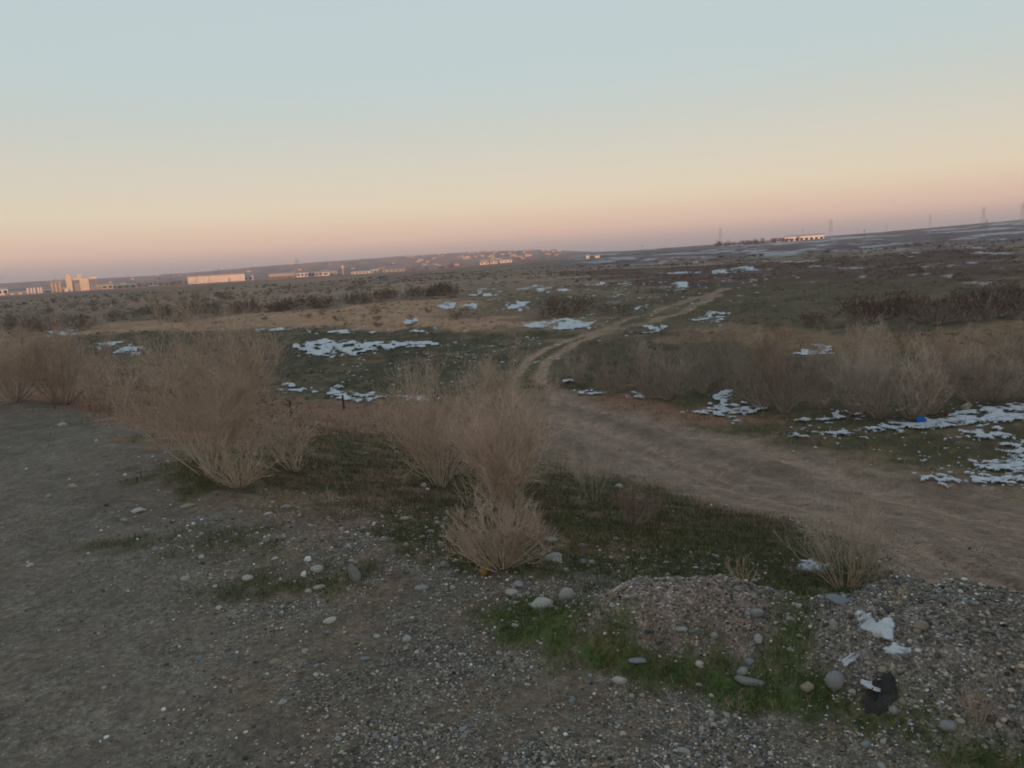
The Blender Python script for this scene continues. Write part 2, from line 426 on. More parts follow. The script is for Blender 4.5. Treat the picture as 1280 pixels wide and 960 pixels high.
def ground_b(t, n, p):
    co = nd(t, 'ShaderNodeTexCoord').outputs['Object']
    at_ = nd(t, 'ShaderNodeAttribute', attribute_name='tint'); ag = nd(t, 'ShaderNodeAttribute', attribute_name='gravel')
    na = noise(t, 22, 6, co, .7); nb = noise(t, 3.0, 5, co)
    def grey(v):
        cb = nd(t, 'ShaderNodeCombineColor')
        for i in range(3): t.links.new(v, cb.inputs[i])
        return cb.outputs[0]
    c = mixc(t, at_.outputs[0], grey(rng_(t, na.outputs[0], .3, .7, .62, 1.38)), None, 'MULTIPLY')
    c = mixc(t, c, grey(rng_(t, nb.outputs[0], .3, .7, .85, 1.15)), None, 'MULTIPLY')
    v1 = nd(t, 'ShaderNodeTexVoronoi'); v1.inputs['Scale'].default_value = 85; t.links.new(co, v1.inputs['Vector'])
    v2 = nd(t, 'ShaderNodeTexVoronoi'); v2.inputs['Scale'].default_value = 150; t.links.new(co, v2.inputs['Vector'])
    sx = nd(t, 'ShaderNodeSeparateColor'); t.links.new(v1.outputs['Color'], sx.inputs[0])
    k1 = nd(t, 'ShaderNodeMath', operation='POWER'); t.links.new(sx.outputs[0], k1.inputs[0]); k1.inputs[1].default_value = 3.5
    g1 = mixc(t, c, grey(rng_(t, k1.outputs[0], 0, 1, .84, 1.75)), None, 'MULTIPLY')
    edge = rng_(t, v1.outputs['Distance'], .25, .75, 1.06, .78)
    g1 = mixc(t, g1, grey(edge), None, 'MULTIPLY')
    sx2 = nd(t, 'ShaderNodeSeparateColor'); t.links.new(v2.outputs['Color'], sx2.inputs[0])
    g1 = mixc(t, g1, grey(rng_(t, sx2.outputs[1], 0, 1, .8, 1.25)), None, 'MULTIPLY')
    c = mixc(t, c, g1, ag.outputs['Fac'])
    t.links.new(c, p.inputs['Base Color']); p.inputs['Roughness'].default_value = .95; p.inputs['Specular IOR Level'].default_value = .1
    hgt = nd(t, 'ShaderNodeMath', operation='MULTIPLY'); t.links.new(rng_(t, v1.outputs['Distance'], 0, .7, 1, 0), hgt.inputs[0]); t.links.new(ag.outputs['Fac'], hgt.inputs[1])
    hs = nd(t, 'ShaderNodeMath', operation='ADD'); t.links.new(hgt.outputs[0], hs.inputs[0]); t.links.new(na.outputs[0], hs.inputs[1])
    bp = nd(t, 'ShaderNodeBump'); bp.inputs['Strength'].default_value = .5; bp.inputs['Distance'].default_value = .008
    t.links.new(hs.outputs[0], bp.inputs['Height']); t.links.new(bp.outputs[0], p.inputs['Normal'])
M_ground = mk_mat('ground_soil', ground_b)

ii, jj = np.meshgrid(np.arange(NA), np.arange(NR - 1), indexing='ij')
i2 = (ii + 1) % NA
Q = np.stack([ii * NR + jj, ii * NR + jj + 1, i2 * NR + jj + 1, i2 * NR + jj], -1).reshape(-1, 4)
GV = np.stack([GX, GY, GZ], -1).reshape(-1, 3)
cz = float(height(np.zeros(1), np.zeros(1))[0])
GV = np.vstack([GV, [[0, 0, cz]]]); ci = len(GV) - 1
ia = np.arange(NA); Tf = np.stack([np.full(NA, ci), ia * NR, ((ia + 1) % NA) * NR], -1)
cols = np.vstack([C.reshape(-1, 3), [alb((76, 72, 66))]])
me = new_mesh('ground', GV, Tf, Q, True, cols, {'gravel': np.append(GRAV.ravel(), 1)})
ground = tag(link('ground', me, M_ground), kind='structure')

rngG = np.random.default_rng(7)
def sample_ground(n, W, rng=rngG):
    """n random points on the sheet, thicker where W is high; returns points and indices"""
    Wf = W[:NF, :]; 
    p = (Wf[:-1, :-1]).ravel().astype(float); p = p / p.sum()
    k = rng.choice(len(p), n, p=p)
    i, j = np.divmod(k, NR - 1)
    u = rng.random(n); v = rng.random(n)
    def g(A): return (A[i, j] * (1 - u) * (1 - v) + A[i + 1, j] * u * (1 - v) + A[i, j + 1] * (1 - u) * v + A[i + 1, j + 1] * u * v)
    return np.stack([g(GX), g(GY), g(GZ)], 1), i, j

def gz(x, y): return float(height(np.array([x], float), np.array([y], float))[0])
PXG, PYG, DEP = project(GV[:-1]); PXG = PXG.reshape(NA, NR); PYG = PYG.reshape(NA, NR); DEP = DEP.reshape(NA, NR)
INVIEW = (DEP > 0.3) & (PXG > -60) & (PXG < 1340) & (PYG < 1010)

# haze ------------------------------------------------------------
HAZE = 0.00017
if HAZE:
    def hz(t, n, p):
        n.remove(p); v = nd(t, 'ShaderNodeVolumePrincipled')
        v.inputs['Color'].default_value = (.80, .82, .90, 1); v.inputs['Density'].default_value = HAZE
        t.links.new(v.outputs[0], n['Material Output'].inputs['Volume'])
    m = bpy.data.materials.new('haze_air'); m.use_nodes = True; hz(m.node_tree, m.node_tree.nodes, m.node_tree.nodes['Principled BSDF'])
    zb, zt, hw = float(GV[:, 2].min()) - 1.0, float(GV[:, 2].max()) + 12, 7200
    V = [(sx * hw, sy * hw, z) for z in (zb, zt) for sx, sy in ((-1, -1), (1, -1), (1, 1), (-1, 1))]
    Qb = [(0, 3, 2, 1), (4, 5, 6, 7), (0, 1, 5, 4), (1, 2, 6, 5), (2, 3, 7, 6), (3, 0, 4, 7)]
    tag(link('haze', new_mesh('haze', V, None, Qb, False), m), kind='stuff')
# @@OBJECTS
# ------------------------------------------------------------------ generic geometry
def tubes(P, Rr):
    """P [n,K,3] centre lines, Rr [n,K] radii -> three-sided tapering twigs"""
    n, K, _ = P.shape
    T = np.gradient(P, axis=1); T /= np.linalg.norm(T, axis=2, keepdims=True) + 1e-9
    ref = np.where(np.abs(T[..., 2:3]) > .9, np.array([1.0, 0, 0]), np.array([0, 0, 1.0]))
    A = np.cross(T, ref); A /= np.linalg.norm(A, axis=2, keepdims=True) + 1e-9
    B = np.cross(T, A)
    V = np.stack([P + Rr[..., None] * (math.cos(a) * A + math.sin(a) * B) for a in (0, 2.0944, 4.1888)], 2)   # n,K,3,3
    base = (np.arange(n) * K * 3)[:, None, None] + (np.arange(K - 1) * 3)[None, :, None]
    a = np.arange(3)[None, None, :]; b = (a + 1) % 3
    Q = np.stack([base + a, base + b, base + 3 + b, base + 3 + a], -1).reshape(-1, 4)
    return V.reshape(-1, 3), Q

ICO = {}
def ico(sub):
    if sub not in ICO:
        import bmesh
        b = bmesh.new(); bmesh.ops.create_icosphere(b, subdivisions=sub, radius=1.0)
        b.verts.ensure_lookup_table()
        ICO[sub] = (np.array([v.co[:] for v in b.verts]), np.array([[v.index for v in f.verts] for f in b.faces])); b.free()
    return ICO[sub]

class MB:
    """collects boxes, cylinders, prisms into one mesh"""
    def __init__(s): s.v = []; s.f = []
    def add(s, v, f):
        o = len(s.v); s.v += [tuple(p) for p in v]; s.f += [tuple(i + o for i in q) for q in f]; return s
    def box(s, x0, y0, z0, x1, y1, z1):
        v = [(x, y, z) for z in (z0, z1) for x, y in ((x0, y0), (x1, y0), (x1, y1), (x0, y1))]
        return s.add(v, [(0, 3, 2, 1), (4, 5, 6, 7), (0, 1, 5, 4), (1, 2, 6, 5), (2, 3, 7, 6), (3, 0, 4, 7)])
    def cyl(s, x, y, z0, z1, r0_, r1_=None, n=12):
        r1_ = r0_ if r1_ is None else r1_
        v = [(x + r * math.cos(2 * math.pi * k / n), y + r * math.sin(2 * math.pi * k / n), z) for r, z in ((r0_, z0), (r1_, z1)) for k in range(n)]
        return s.add(v, [(k, (k + 1) % n, n + (k + 1) % n, n + k) for k in range(n)] + [tuple(range(n - 1, -1, -1)), tuple(range(n, 2 * n))])
    def gable(s, x0, y0, x1, y1, z0, h, over=0.3):
        x0 -= over; x1 += over; y0 -= over; y1 += over; ym = (y0 + y1) / 2
        v = [(x0, y0, z0), (x1, y0, z0), (x1, y1, z0), (x0, y1, z0), (x0, ym, z0 + h), (x1, ym, z0 + h)]
        return s.add(v, [(0, 3, 2, 1), (0, 1, 5, 4), (2, 3, 4, 5), (0, 4, 3), (1, 2, 5)])
    def bar(s, a, b, r):
        a = np.array(a, float); b = np.array(b, float); t = (b - a) / np.linalg.norm(b - a)
        ref = np.array([1., 0, 0]) if abs(t[2]) > .9 else np.array([0, 0, 1.])
        u = np.cross(t, ref); u /= np.linalg.norm(u); w = np.cross(t, u)
        v = [p + r * (sx * u + sy * w) for p in (a, b) for sx, sy in ((-1, -1), (1, -1), (1, 1), (-1, 1))]
        return s.add(v, [(0, 3, 2, 1), (4, 5, 6, 7), (0, 1, 5, 4), (1, 2, 6, 5), (2, 3, 7, 6), (3, 0, 4, 7)])
    def build(s, name, mat, parent=None, loc=(0, 0, 0), rot=0, smooth=False):
        me = bpy.data.meshes.new(name); me.from_pydata(s.v, [], s.f)
        if smooth: me.polygons.foreach_set('use_smooth', [True] * len(me.polygons))
        return link(name, me, mat, parent, loc, (0, 0, rot))

def copy_tree(o, parent=None):
    c = o.copy(); COL.objects.link(c)
    if parent: c.parent = parent
    for ch in o.children: copy_tree(ch, c)
    return c

def empty(name, loc, rz=0):
    o = bpy.data.objects.new(name, None); COL.objects.link(o); o.location = loc; o.rotation_euler = (0, 0, rz); o.empty_display_size = .1
    return o

# ------------------------------------------------------------------ snow
def snow_b(t, n, p):
    co = nd(t, 'ShaderNodeTexCoord').outputs['Object']
    nz = noise(t, 9, 5, co)
    t.links.new(mixc(t, (.45, .46, .485), (.65, .66, .675), rng_(t, nz.outputs[0], .35, .65, 0, 1)), p.inputs['Base Color'])
    p.inputs['Roughness'].default_value = .7
    ac = nd(t, 'ShaderNodeAttribute', attribute_name='cover')
    nf = noise(t, 16, 7, co, .75); nl_ = noise(t, 4, 4, co, .7)
    ad = nd(t, 'ShaderNodeMath', operation='ADD'); t.links.new(nf.outputs[0], ad.inputs[0]); t.links.new(rng_(t, nl_.outputs[0], .3, .7, -.16, .16), ad.inputs[1])
    ad2 = nd(t, 'ShaderNodeMath', operation='ADD'); t.links.new(ad.outputs[0], ad2.inputs[0]); t.links.new(rng_(t, ac.outputs['Fac'], 0, 1, -.38, .26), ad2.inputs[1])
    t.links.new(rng_(t, ad2.outputs[0], .36, .64, 0, .96), p.inputs['Alpha'])       # melts away in crumbs where the cover is thin
    bp = nd(t, 'ShaderNodeBump'); bp.inputs['Strength'].default_value = .5; bp.inputs['Distance'].default_value = .03
    t.links.new(noise(t, 14, 5, co).outputs[0], bp.inputs['Height']); t.links.new(bp.outputs[0], p.inputs['Normal'])
M_snow = mk_mat('old_snow', snow_b)

SNOWMASK = np.zeros(GX.shape, bool)
def snow(pp, label, thin=.5, k=90, thick=.05, s=0, hole=6.5, ss=.012):
    """a thin sheet of old snow draped on the ground, ragged where turf pokes through"""
    reg = region(pp); A = np.array(reg)
    a0, l0 = A.min(0) - .02; a1, l1 = A.max(0) + .05
    da = 0.95 / F_PX; rm = math.exp((l0 + l1) / 2); dl = min(max(.75 * rm / (F_PX * 4.2), .001), .02) * min(1, ss / .012)
    na, nl = int((a1 - a0) / da) + 2, int((l1 - l0) / dl) + 2
    a, l = np.meshgrid(np.linspace(a0, a1, na), np.linspace(l0, l1, nl), indexing='ij')
    sdv = poly_sd(a, l, reg)
    px_l = F_PX * 4.2 / np.exp(l)          # photo pixels per unit of ln r
    n = fbm(a * 150, l * 150, 300 + s, 4)
    nf = fbm(a * 110, px_l / 2.0, 310 + s, 4)               # turf combs through the sheet in streaks
    f = np.clip(-sdv / ss, -9, 1.15) + (n - .5) * 3.2 * thin + (nf - .5) * hole * (.5 + thin) + .25
    keep_v = f > 0
    r = np.exp(l); x, y = r * np.sin(a), r * np.cos(a); z = height(x, y)
    t = np.clip(f / 1.5, 0, 1)
    z = z + np.where(keep_v, .012 + thick * (t * (2 - t)) * (.6 + .8 * nf), -.01)
    kf = keep_v[:-1, :-1] & keep_v[1:, :-1] & keep_v[1:, 1:] & keep_v[:-1, 1:]
    I, J = np.nonzero(kf)
    if len(I) == 0: return None
    q = np.stack([I * nl + J, I * nl + J + 1, (I + 1) * nl + J + 1, (I + 1) * nl + J], 1)
    used = np.unique(q); mp_ = np.zeros(na * nl, int); mp_[used] = np.arange(len(used))
    V = np.stack([x, y, z], -1).reshape(-1, 3)[used]
    o = link('snow_patch', new_mesh('snow_patch', V, None, mp_[q], True, None, {'cover': t.ravel()[used]}), M_snow)
    return tag(o, label, 'snow patch', 'patches of old snow on the plain')

SN = [
 ([(368, 436), (378, 428), (410, 425), (450, 428), (500, 429), (542, 427), (538, 435), (490, 437), (455, 441), (410, 448), (385, 445)], 'largest snow patch on the dark turf behind the big left shrub', .55),
 ([(404, 489), (410, 484), (425, 482), (432, 490), (450, 490), (480, 492), (476, 501), (440, 503), (412, 498)], 'short bright snow strip lying on the lip of the brown bank', .35),
 ([(350, 484), (366, 480), (392, 489), (388, 495), (360, 492)], 'small broken snow patch on the bank beside the dark post', .55),
 ([(500, 496), (540, 497), (540, 503), (505, 503)], 'thin snow scraps at the right end of the brown bank', .4),
 ([(62, 415), (80, 413), (102, 420), (98, 424), (78, 422)], 'small snow streak furthest left, above the left brown shrubs', .4),
 ([(116, 426), (140, 426), (184, 438), (182, 446), (160, 443), (128, 434)], 'slanting snow streak above the row of dark stalks', .4),
 ([(255, 463), (275, 461), (285, 474), (268, 474)], 'snow scrap seen through the twigs of the big left shrub', .6),
 ([(325, 411), (365, 409), (365, 413), (330, 414)], 'thin snow line along the front of the tan field', .6),
 ([(400, 414), (440, 412), (470, 416), (440, 419), (405, 418)], 'broken snow line at the edge of tan field and dark turf', .8),
 ([(505, 417), (530, 410), (540, 413), (525, 419)], 'snow scrap on the small rise right of the tan field', .5),
 ([(505, 402), (520, 398), (524, 402), (512, 406)], 'little snow patch alone in the tan field', .5),
 ([(648, 410), (658, 404), (690, 399), (725, 397), (740, 403), (734, 412), (690, 413)], 'broad snow patch beside the bend of the dirt track', .35),
 ([(543, 384), (556, 377), (568, 378), (572, 384), (556, 388)], 'snow patch on the knoll left of the reddish scrub', .4),
 ([(542, 368), (556, 361), (564, 362), (556, 369)], 'small snow patch near the top of the left knoll', .45),
 ([(582, 383), (594, 379), (600, 384), (590, 387)], 'small snow dab on the knoll, between two larger ones', .45),
 ([(625, 388), (632, 379), (656, 377), (662, 384), (645, 390)], 'snow patch just left of the reddish scrub', .45),
 ([(590, 370), (605, 362), (625, 364), (620, 371)], 'flecked snow on the far side of the knoll', .8),
 ([(664, 364), (676, 358), (690, 360), (688, 367)], 'small snow patch behind the reddish scrub', .5),
 ([(702, 362), (712, 360), (714, 364), (704, 365)], 'tiny snow dab beyond the reddish scrub', .5),
 ([(736, 356), (768, 352), (766, 356), (740, 358)], 'thin snow line out on the red brown plain', .4),
 ([(838, 360), (846, 353), (858, 352), (862, 358), (848, 363)], 'compact snow patch on the plain above the end of the track', .4),
 ([(792, 386), (798, 381), (806, 382), (802, 387)], 'small snow dab just above the track', .4),
 ([(802, 413), (808, 407), (824, 409), (820, 416), (806, 417)], 'snow scrap on the near side of the track bend', .6),
 ([(894, 408), (896, 396), (906, 392), (908, 400), (902, 410)], 'upright snow patch on the bank by the thicket top', .35),
 ([(872, 400), (890, 391), (894, 394), (880, 402)], 'snow scrap on the bank beside the upright snow patch', .6),
 ([(878, 339), (910, 336), (936, 332), (940, 339), (905, 342)], 'long snow line across the far plain', .4),
 ([(820, 342), (868, 339), (868, 342), (824, 344)], 'faint long snow line left of the far snow bank', .5),
 ([(986, 441), (1010, 438), (1016, 431), (1040, 432), (1046, 443), (1010, 446)], 'snow on a hump in the middle of the thicket', .5),
 ([(700, 474), (724, 474), (726, 479), (706, 479)], 'small flat snow patch at the track bend', .35),
 ([(722, 490), (740, 487), (758, 490), (752, 494), (728, 494)], 'flat snow patch at the foot of the left thicket', .35),
 ([(782, 497), (795, 493), (806, 496), (800, 499)], 'small snow strip between the brown dirt and the thicket', .5),
 ([(855, 520), (872, 515), (890, 512), (888, 498), (895, 491), (908, 490), (918, 500), (925, 508), (952, 512), (945, 518), (905, 523)], 'hooked snow patch in front of the thicket', .45),
 ([(914, 527), (928, 526), (930, 530), (916, 531)], 'tiny snow dab right below the hooked snow patch', .3),
 ([(978, 526), (1000, 523), (1035, 523), (1052, 517), (1066, 518), (1062, 526), (1010, 528)], 'thin snow streak under the thicket left of the blue bag', .5),
 ([(990, 546), (1030, 543), (1050, 538), (1080, 542), (1060, 546), (1010, 548)], 'long thin snow streak between turf and track', .45),
 ([(1078, 538), (1120, 531), (1150, 527), (1180, 520), (1220, 511), (1290, 506), (1290, 526), (1240, 531), (1190, 535), (1120, 541)], 'wide snow sheet beside the blue bag', .30),
 ([(1204, 541), (1230, 538), (1258, 539), (1290, 553), (1290, 580), (1262, 570), (1250, 555), (1222, 547)], 'ragged snow patch at the right edge below the wide sheet', .7),
 ([(1210, 582), (1240, 578), (1290, 578), (1290, 596), (1260, 590), (1230, 590)], 'snow drift at the right edge above the track bank', .5),
 ([(1150, 600), (1165, 596), (1188, 592), (1194, 604), (1178, 608)], 'left snow scrap on the little track bank', .55),
 ([(1200, 602), (1208, 595), (1240, 597), (1290, 596), (1290, 608), (1250, 606), (1225, 604)], 'snow strip on the little track bank near the right edge', .6),
 ([(996, 716), (1010, 712), (1028, 714), (1026, 722), (1006, 722)], 'small snow remnant on turf left of the wispy weed', .35),
]
for i, (pp, lb, th) in enumerate(SN):
    snow(pp, lb, th, s=i)
for i, (pp, lb) in enumerate([([(1063, 772), (1072, 766), (1086, 768), (1096, 782), (1112, 774), (1120, 784), (1116, 806), (1096, 806), (1080, 796)], 'angular snow remnant on the big gravel heap'),
        ([(1100, 816), (1116, 808), (1140, 812), (1142, 824), (1110, 826)], 'second snow remnant lower on the big gravel heap'),
        ([(1045, 830), (1062, 818), (1080, 820), (1070, 834), (1056, 842)], 'snow scrap between grey cobble and gravel heap')]):
    o = snow(pp, lb, .3, thick=.010, s=60 + i, hole=2.0, ss=.003)

# snow crumbs: too many and too small to count
Wc = np.zeros(GX.shape)
for pp, w in [([(400, 440), (560, 425), (700, 420), (680, 450), (640, 490), (500, 505), (420, 480)], 1.0), ([(1000, 520), (1290, 500), (1290, 610), (1100, 570), (980, 545)], .8),
              ([(640, 380), (760, 350), (960, 345), (960, 400), (800, 420)], .5), ([(1040, 760), (1140, 755), (1290, 850), (1290, 930), (1150, 900), (1050, 850)], .7)]:
    Wc = np.maximum(Wc, mask(pp, .04, .1, 20, 51) * w)
Wc *= sst(.45, .6, nlp(70, 77, 4)) * INVIEW
P, _, _ = sample_ground(700, Wc)
P2, _, _ = sample_ground(150, INVIEW * (1 - sst(.5, .9, np.hypot(GX - at(1100, 815)[0][0], GY - at(1100, 815)[0][1]) / .42)))
P = np.vstack([P, P2])
v0, f0 = ico(1)
rg = np.random.default_rng(5)
rr = np.linalg.norm(P - CAM, axis=1) / F_PX * rg.uniform(.7, 1.7, len(P))
sc = np.stack([rr * rg.uniform(.8, 2, len(P)), rr * rg.uniform(.8, 2, len(P)), rr * .55], 1)
V = v0[None] * sc[:, None] * (1 + .25 * rg.standard_normal((len(P), len(v0), 1))) + P[:, None]
Fq = (f0[None] + (np.arange(len(P)) * len(v0))[:, None, None]).reshape(-1, 3)
tag(link('snow_crumbs', new_mesh('snow_crumbs', V.reshape(-1, 3), Fq, None, True, None, {'cover': np.full(len(P) * len(v0), .9)}), M_snow), 'scattered crumbs of snow left between the turf tussocks', 'snow', kind='stuff')

# ------------------------------------------------------------------ grass
def tint_mat(name, rough=.9, spec=.15):
    def b(t, n, p):
        a = nd(t, 'ShaderNodeAttribute', attribute_name='tint')
        co = nd(t, 'ShaderNodeTexCoord').outputs['Object']
        nz = noise(t, 40, 3, co)
        cb = nd(t, 'ShaderNodeCombineColor'); k = rng_(t, nz.outputs[0], .3, .7, .8, 1.2)
        for i in range(3): t.links.new(k, cb.inputs[i])
        t.links.new(mixc(t, a.outputs[0], cb.outputs[0], None, 'MULTIPLY'), p.inputs['Base Color'])
        p.inputs['Roughness'].default_value = rough; p.inputs['Specular IOR Level'].default_value = spec
    return mk_mat(name, b)
M_tint = tint_mat('tinted'); M_grass = tint_mat('grass_blades')

def blades(name, P, hgt, wid, cols, lean, rg):
    n = len(P); a = rg.uniform(0, 6.283, n); b = rg.uniform(0, 6.283, n)
    L = rg.uniform(.1, 1, n) * lean * hgt
    d = np.stack([np.cos(a), np.sin(a), np.zeros(n)], 1) * (wid / 2)[:, None]
    tip = P + np.stack([np.cos(b) * L, np.sin(b) * L, hgt], 1)
    V = np.stack([P - d, P + d, tip], 1).reshape(-1, 3)
    F_ = np.arange(3 * n).reshape(-1, 3)
    return link(name, new_mesh(name, V, F_, None, False, np.repeat(cols, 3, 0)), M_grass)

rg = np.random.default_rng(11)
P, gi, gj = sample_ground(70000, np.clip(GREEN * (GR < 16), 0, 1) * INVIEW * (.25 + sst(.4, .6, nlp(60, 98, 3))))
dist = np.linalg.norm(P - CAM, axis=1)
c1, c2, c3 = alb((48, 54, 36)), alb((60, 60, 42)), alb((92, 80, 60))
u = rg.random(len(P))[:, None]
cc = np.where(u < .6, c1, np.where(u < .88, c2, c3)) * rg.uniform(.7, 1.3, (len(P), 1))
tag(blades('turf_grass', P, rg.uniform(.012, .04, len(P)) * np.clip(dist / 5, .8, 1.6), .0022 * np.clip(dist / 4, 1, 3), cc, .9, rg),
    'short dull green grass tufts on the shoulder and slope', 'grass', kind='stuff')
P, gi, gj = sample_ground(45000, np.clip(GREEN * (GR < 6.5), 0, 1) * INVIEW * (.1 + sst(.45, .6, nlp(110, 97, 3))))
u = rg.random(len(P))[:, None]
cc = np.where(u < .62, alb((54, 66, 36)), np.where(u < .84, alb((72, 76, 46)), alb((112, 98, 70)))) * rg.uniform(.65, 1.4, (len(P), 1))
tag(blades('verge_grass', P, rg.uniform(.012, .045, len(P)), np.full(len(P), .0028), cc, 1.2, rg), 'damp green grass in the hollow below the gravel heaps', 'grass', kind='stuff')
P, gi, gj = sample_ground(30000, np.clip((1 - np.maximum(GRAV, SHO)) * (GR > 5) * (GR < 60) * (1 - TRK), 0, 1) * INVIEW * sst(.42, .6, nlp(50, 99, 3)))
dist = np.linalg.norm(P - CAM, axis=1)
u = rg.random(len(P))[:, None]
cc = np.where(u < .4, alb((92, 76, 60)), np.where(u < .7, alb((70, 62, 46)), alb((110, 95, 74)))) * rg.uniform(.7, 1.2, (len(P), 1))
tag(blades('dry_grass', P, rg.uniform(.03, .12, len(P)) * np.clip(dist / 10, .6, 1.8), .0035 * np.clip(dist / 5, 1, 6), cc, 1.0, rg),
    'thin dry straw coloured grass over the lower ground', 'grass', kind='stuff')

# ------------------------------------------------------------------ stones
STONE_C = [(132, 124, 113), (116, 109, 101), (144, 134, 120), (104, 99, 92), (122, 107, 94), (140, 132, 124), (96, 96, 93), (120, 113, 100)]
def pebbles(name, P, size, sub, rg, label, cat):
    v0, f0 = ico(sub); n = len(P)
    sc = size[:, None] * np.stack([rg.uniform(.75, 1.25, n), rg.uniform(.6, 1.0, n), rg.uniform(.4, .75, n)], 1) * .5
    bumps = 1 + .14 * rg.standard_normal((n, len(v0), 1))
    V = v0[None] * bumps * sc[:, None]
    a = rg.uniform(0, 6.283, n); ca, sa = np.cos(a)[:, None], np.sin(a)[:, None]
    V = np.stack([V[..., 0] * ca - V[..., 1] * sa, V[..., 0] * sa + V[..., 1] * ca, V[..., 2]], -1)
    V = V + P[:, None] + (np.array([0, 0, 1.0])[None] * (sc[:, 2] * .35)[:, None])[:, None]
    pal = np.array([alb(c, 1.0) for c in STONE_C])
    pick = pal[rg.integers(0, len(pal), n)] * rg.lognormal(0.36 if cat == 'stones' else 0.0, .48, (n, 1))
    pick = np.clip(pick * 1.0, .03, .68)
    Fq = (f0[None] + (np.arange(n) * len(v0))[:, None, None]).reshape(-1, 3)
    return tag(link(name, new_mesh(name, V.reshape(-1, 3), Fq, None, True, np.repeat(pick, len(v0), 0)), M_tint), label, cat, kind='stuff')

NEAR = INVIEW & (GR < 13)
rg = np.random.default_rng(21)
stony = (GRAV * .9 + .22 * (1 - GRAV)) * NEAR * (1 - .75 * GREEN * (GRAV < .3)) * (.3 + sst(.4, .62, nlp(16, 55, 4)))
right = sst(-.62, -.15, GA2)          # the left of the shoulder is rolled smooth
stony = stony * (.12 + .88 * right) * (1 - .85 * GREEN)
P, gi, gj = sample_ground(24000, stony * (GR < 7.5))
pebbles('gravel', P, np.clip(rg.lognormal(math.log(.011), .42, len(P)), .005, .03), 1, rg, 'loose grey gravel covering the road shoulder', 'gravel') if False else None
v_small = np.clip(rg.lognormal(math.log(.0095), .42, len(P)), .005, .03)
pebbles('gravel', P, v_small, 0 if False else 1, rg, 'loose grey gravel covering the road shoulder', 'gravel')
SPK = np.zeros(GX.shape)
for pp, w in [([(440, 630), (600, 645), (630, 690), (520, 705), (400, 695)], 1), ([(690, 680), (960, 690), (970, 745), (740, 728), (640, 710)], .8), ([(560, 705), (720, 725), (720, 765), (560, 765)], 1.3), ([(955, 745), (1030, 745), (1020, 840), (950, 830)], 1.6), ([(200, 640), (480, 640), (480, 740), (200, 720)], .6)]:
    SPK = np.maximum(SPK, mask(pp, .05, .08, 24, 52) * w)
stony = np.maximum(stony, SPK * .8 * NEAR) * (1 - TRK)
P, gi, gj = sample_ground(5200, np.maximum(stony, SPK * NEAR))
px_s = np.clip(rg.lognormal(math.log(3.2), .32, len(P)), 2.0, 5.4)
pebbles('small_stones', P, px_s * np.linalg.norm(P - CAM, axis=1) / F_PX, 1, rg, 'small pale stones lying among the gravel and turf', 'stones')
hp = [HEAP1, HEAP2]
P, gi, gj = sample_ground(7000, hm * NEAR)
pebbles('heap_gravel', P, np.clip(rg.lognormal(math.log(.013), .5, len(P)), .006, .045) * np.where(np.hypot(P[:, 0] - HEAP1[0], P[:, 1] - HEAP1[1]) < .75, .72, .85), 1, rg, 'loose pebbles making up the two dumped gravel heaps', 'gravel')

def stone_mat(name, c):
    return plain(name, lin(c), .8, .25, 18, None, .22, .4)
STM = [stone_mat('stone_grey', (150, 147, 142)), stone_mat('stone_pale', (172, 164, 152)), stone_mat('stone_blue_grey', (128, 132, 134)), stone_mat('stone_tan', (158, 142, 122))]
def stone_mesh(seed, sx, sy, sz, ang=.0):
    v, f = ico(3); rgs = np.random.default_rng(seed)
    n = sum(a * np.sin(v @ rgs.standard_normal(3) * fq + rgs.uniform(0, 6)) for a, fq in ((.12, 1.6), (.10, 2.3), (.06, 3.7), (.04, 6.0), (.02, 11.0)))
    v = v * (1 + n)[:, None]
    if ang:                      # broken faces
        for _ in range(7):
            d = rgs.standard_normal(3); d /= np.linalg.norm(d); k = v @ d
            v = v - np.maximum(k - (1 - ang), 0)[:, None] * d
    return new_mesh('stone', v * np.array([sx, sy, sz]) * .5, f)
SMESH = []
for i in range(14):
    rs_ = random.Random(i)
    m = stone_mesh(100 + i, rs_.uniform(.9, 1.3), rs_.uniform(.7, 1.0), rs_.uniform(.45, .8), .3 if i % 3 == 0 else 0)
    m.materials.append(STM[i % 4]); SMESH.append(m)

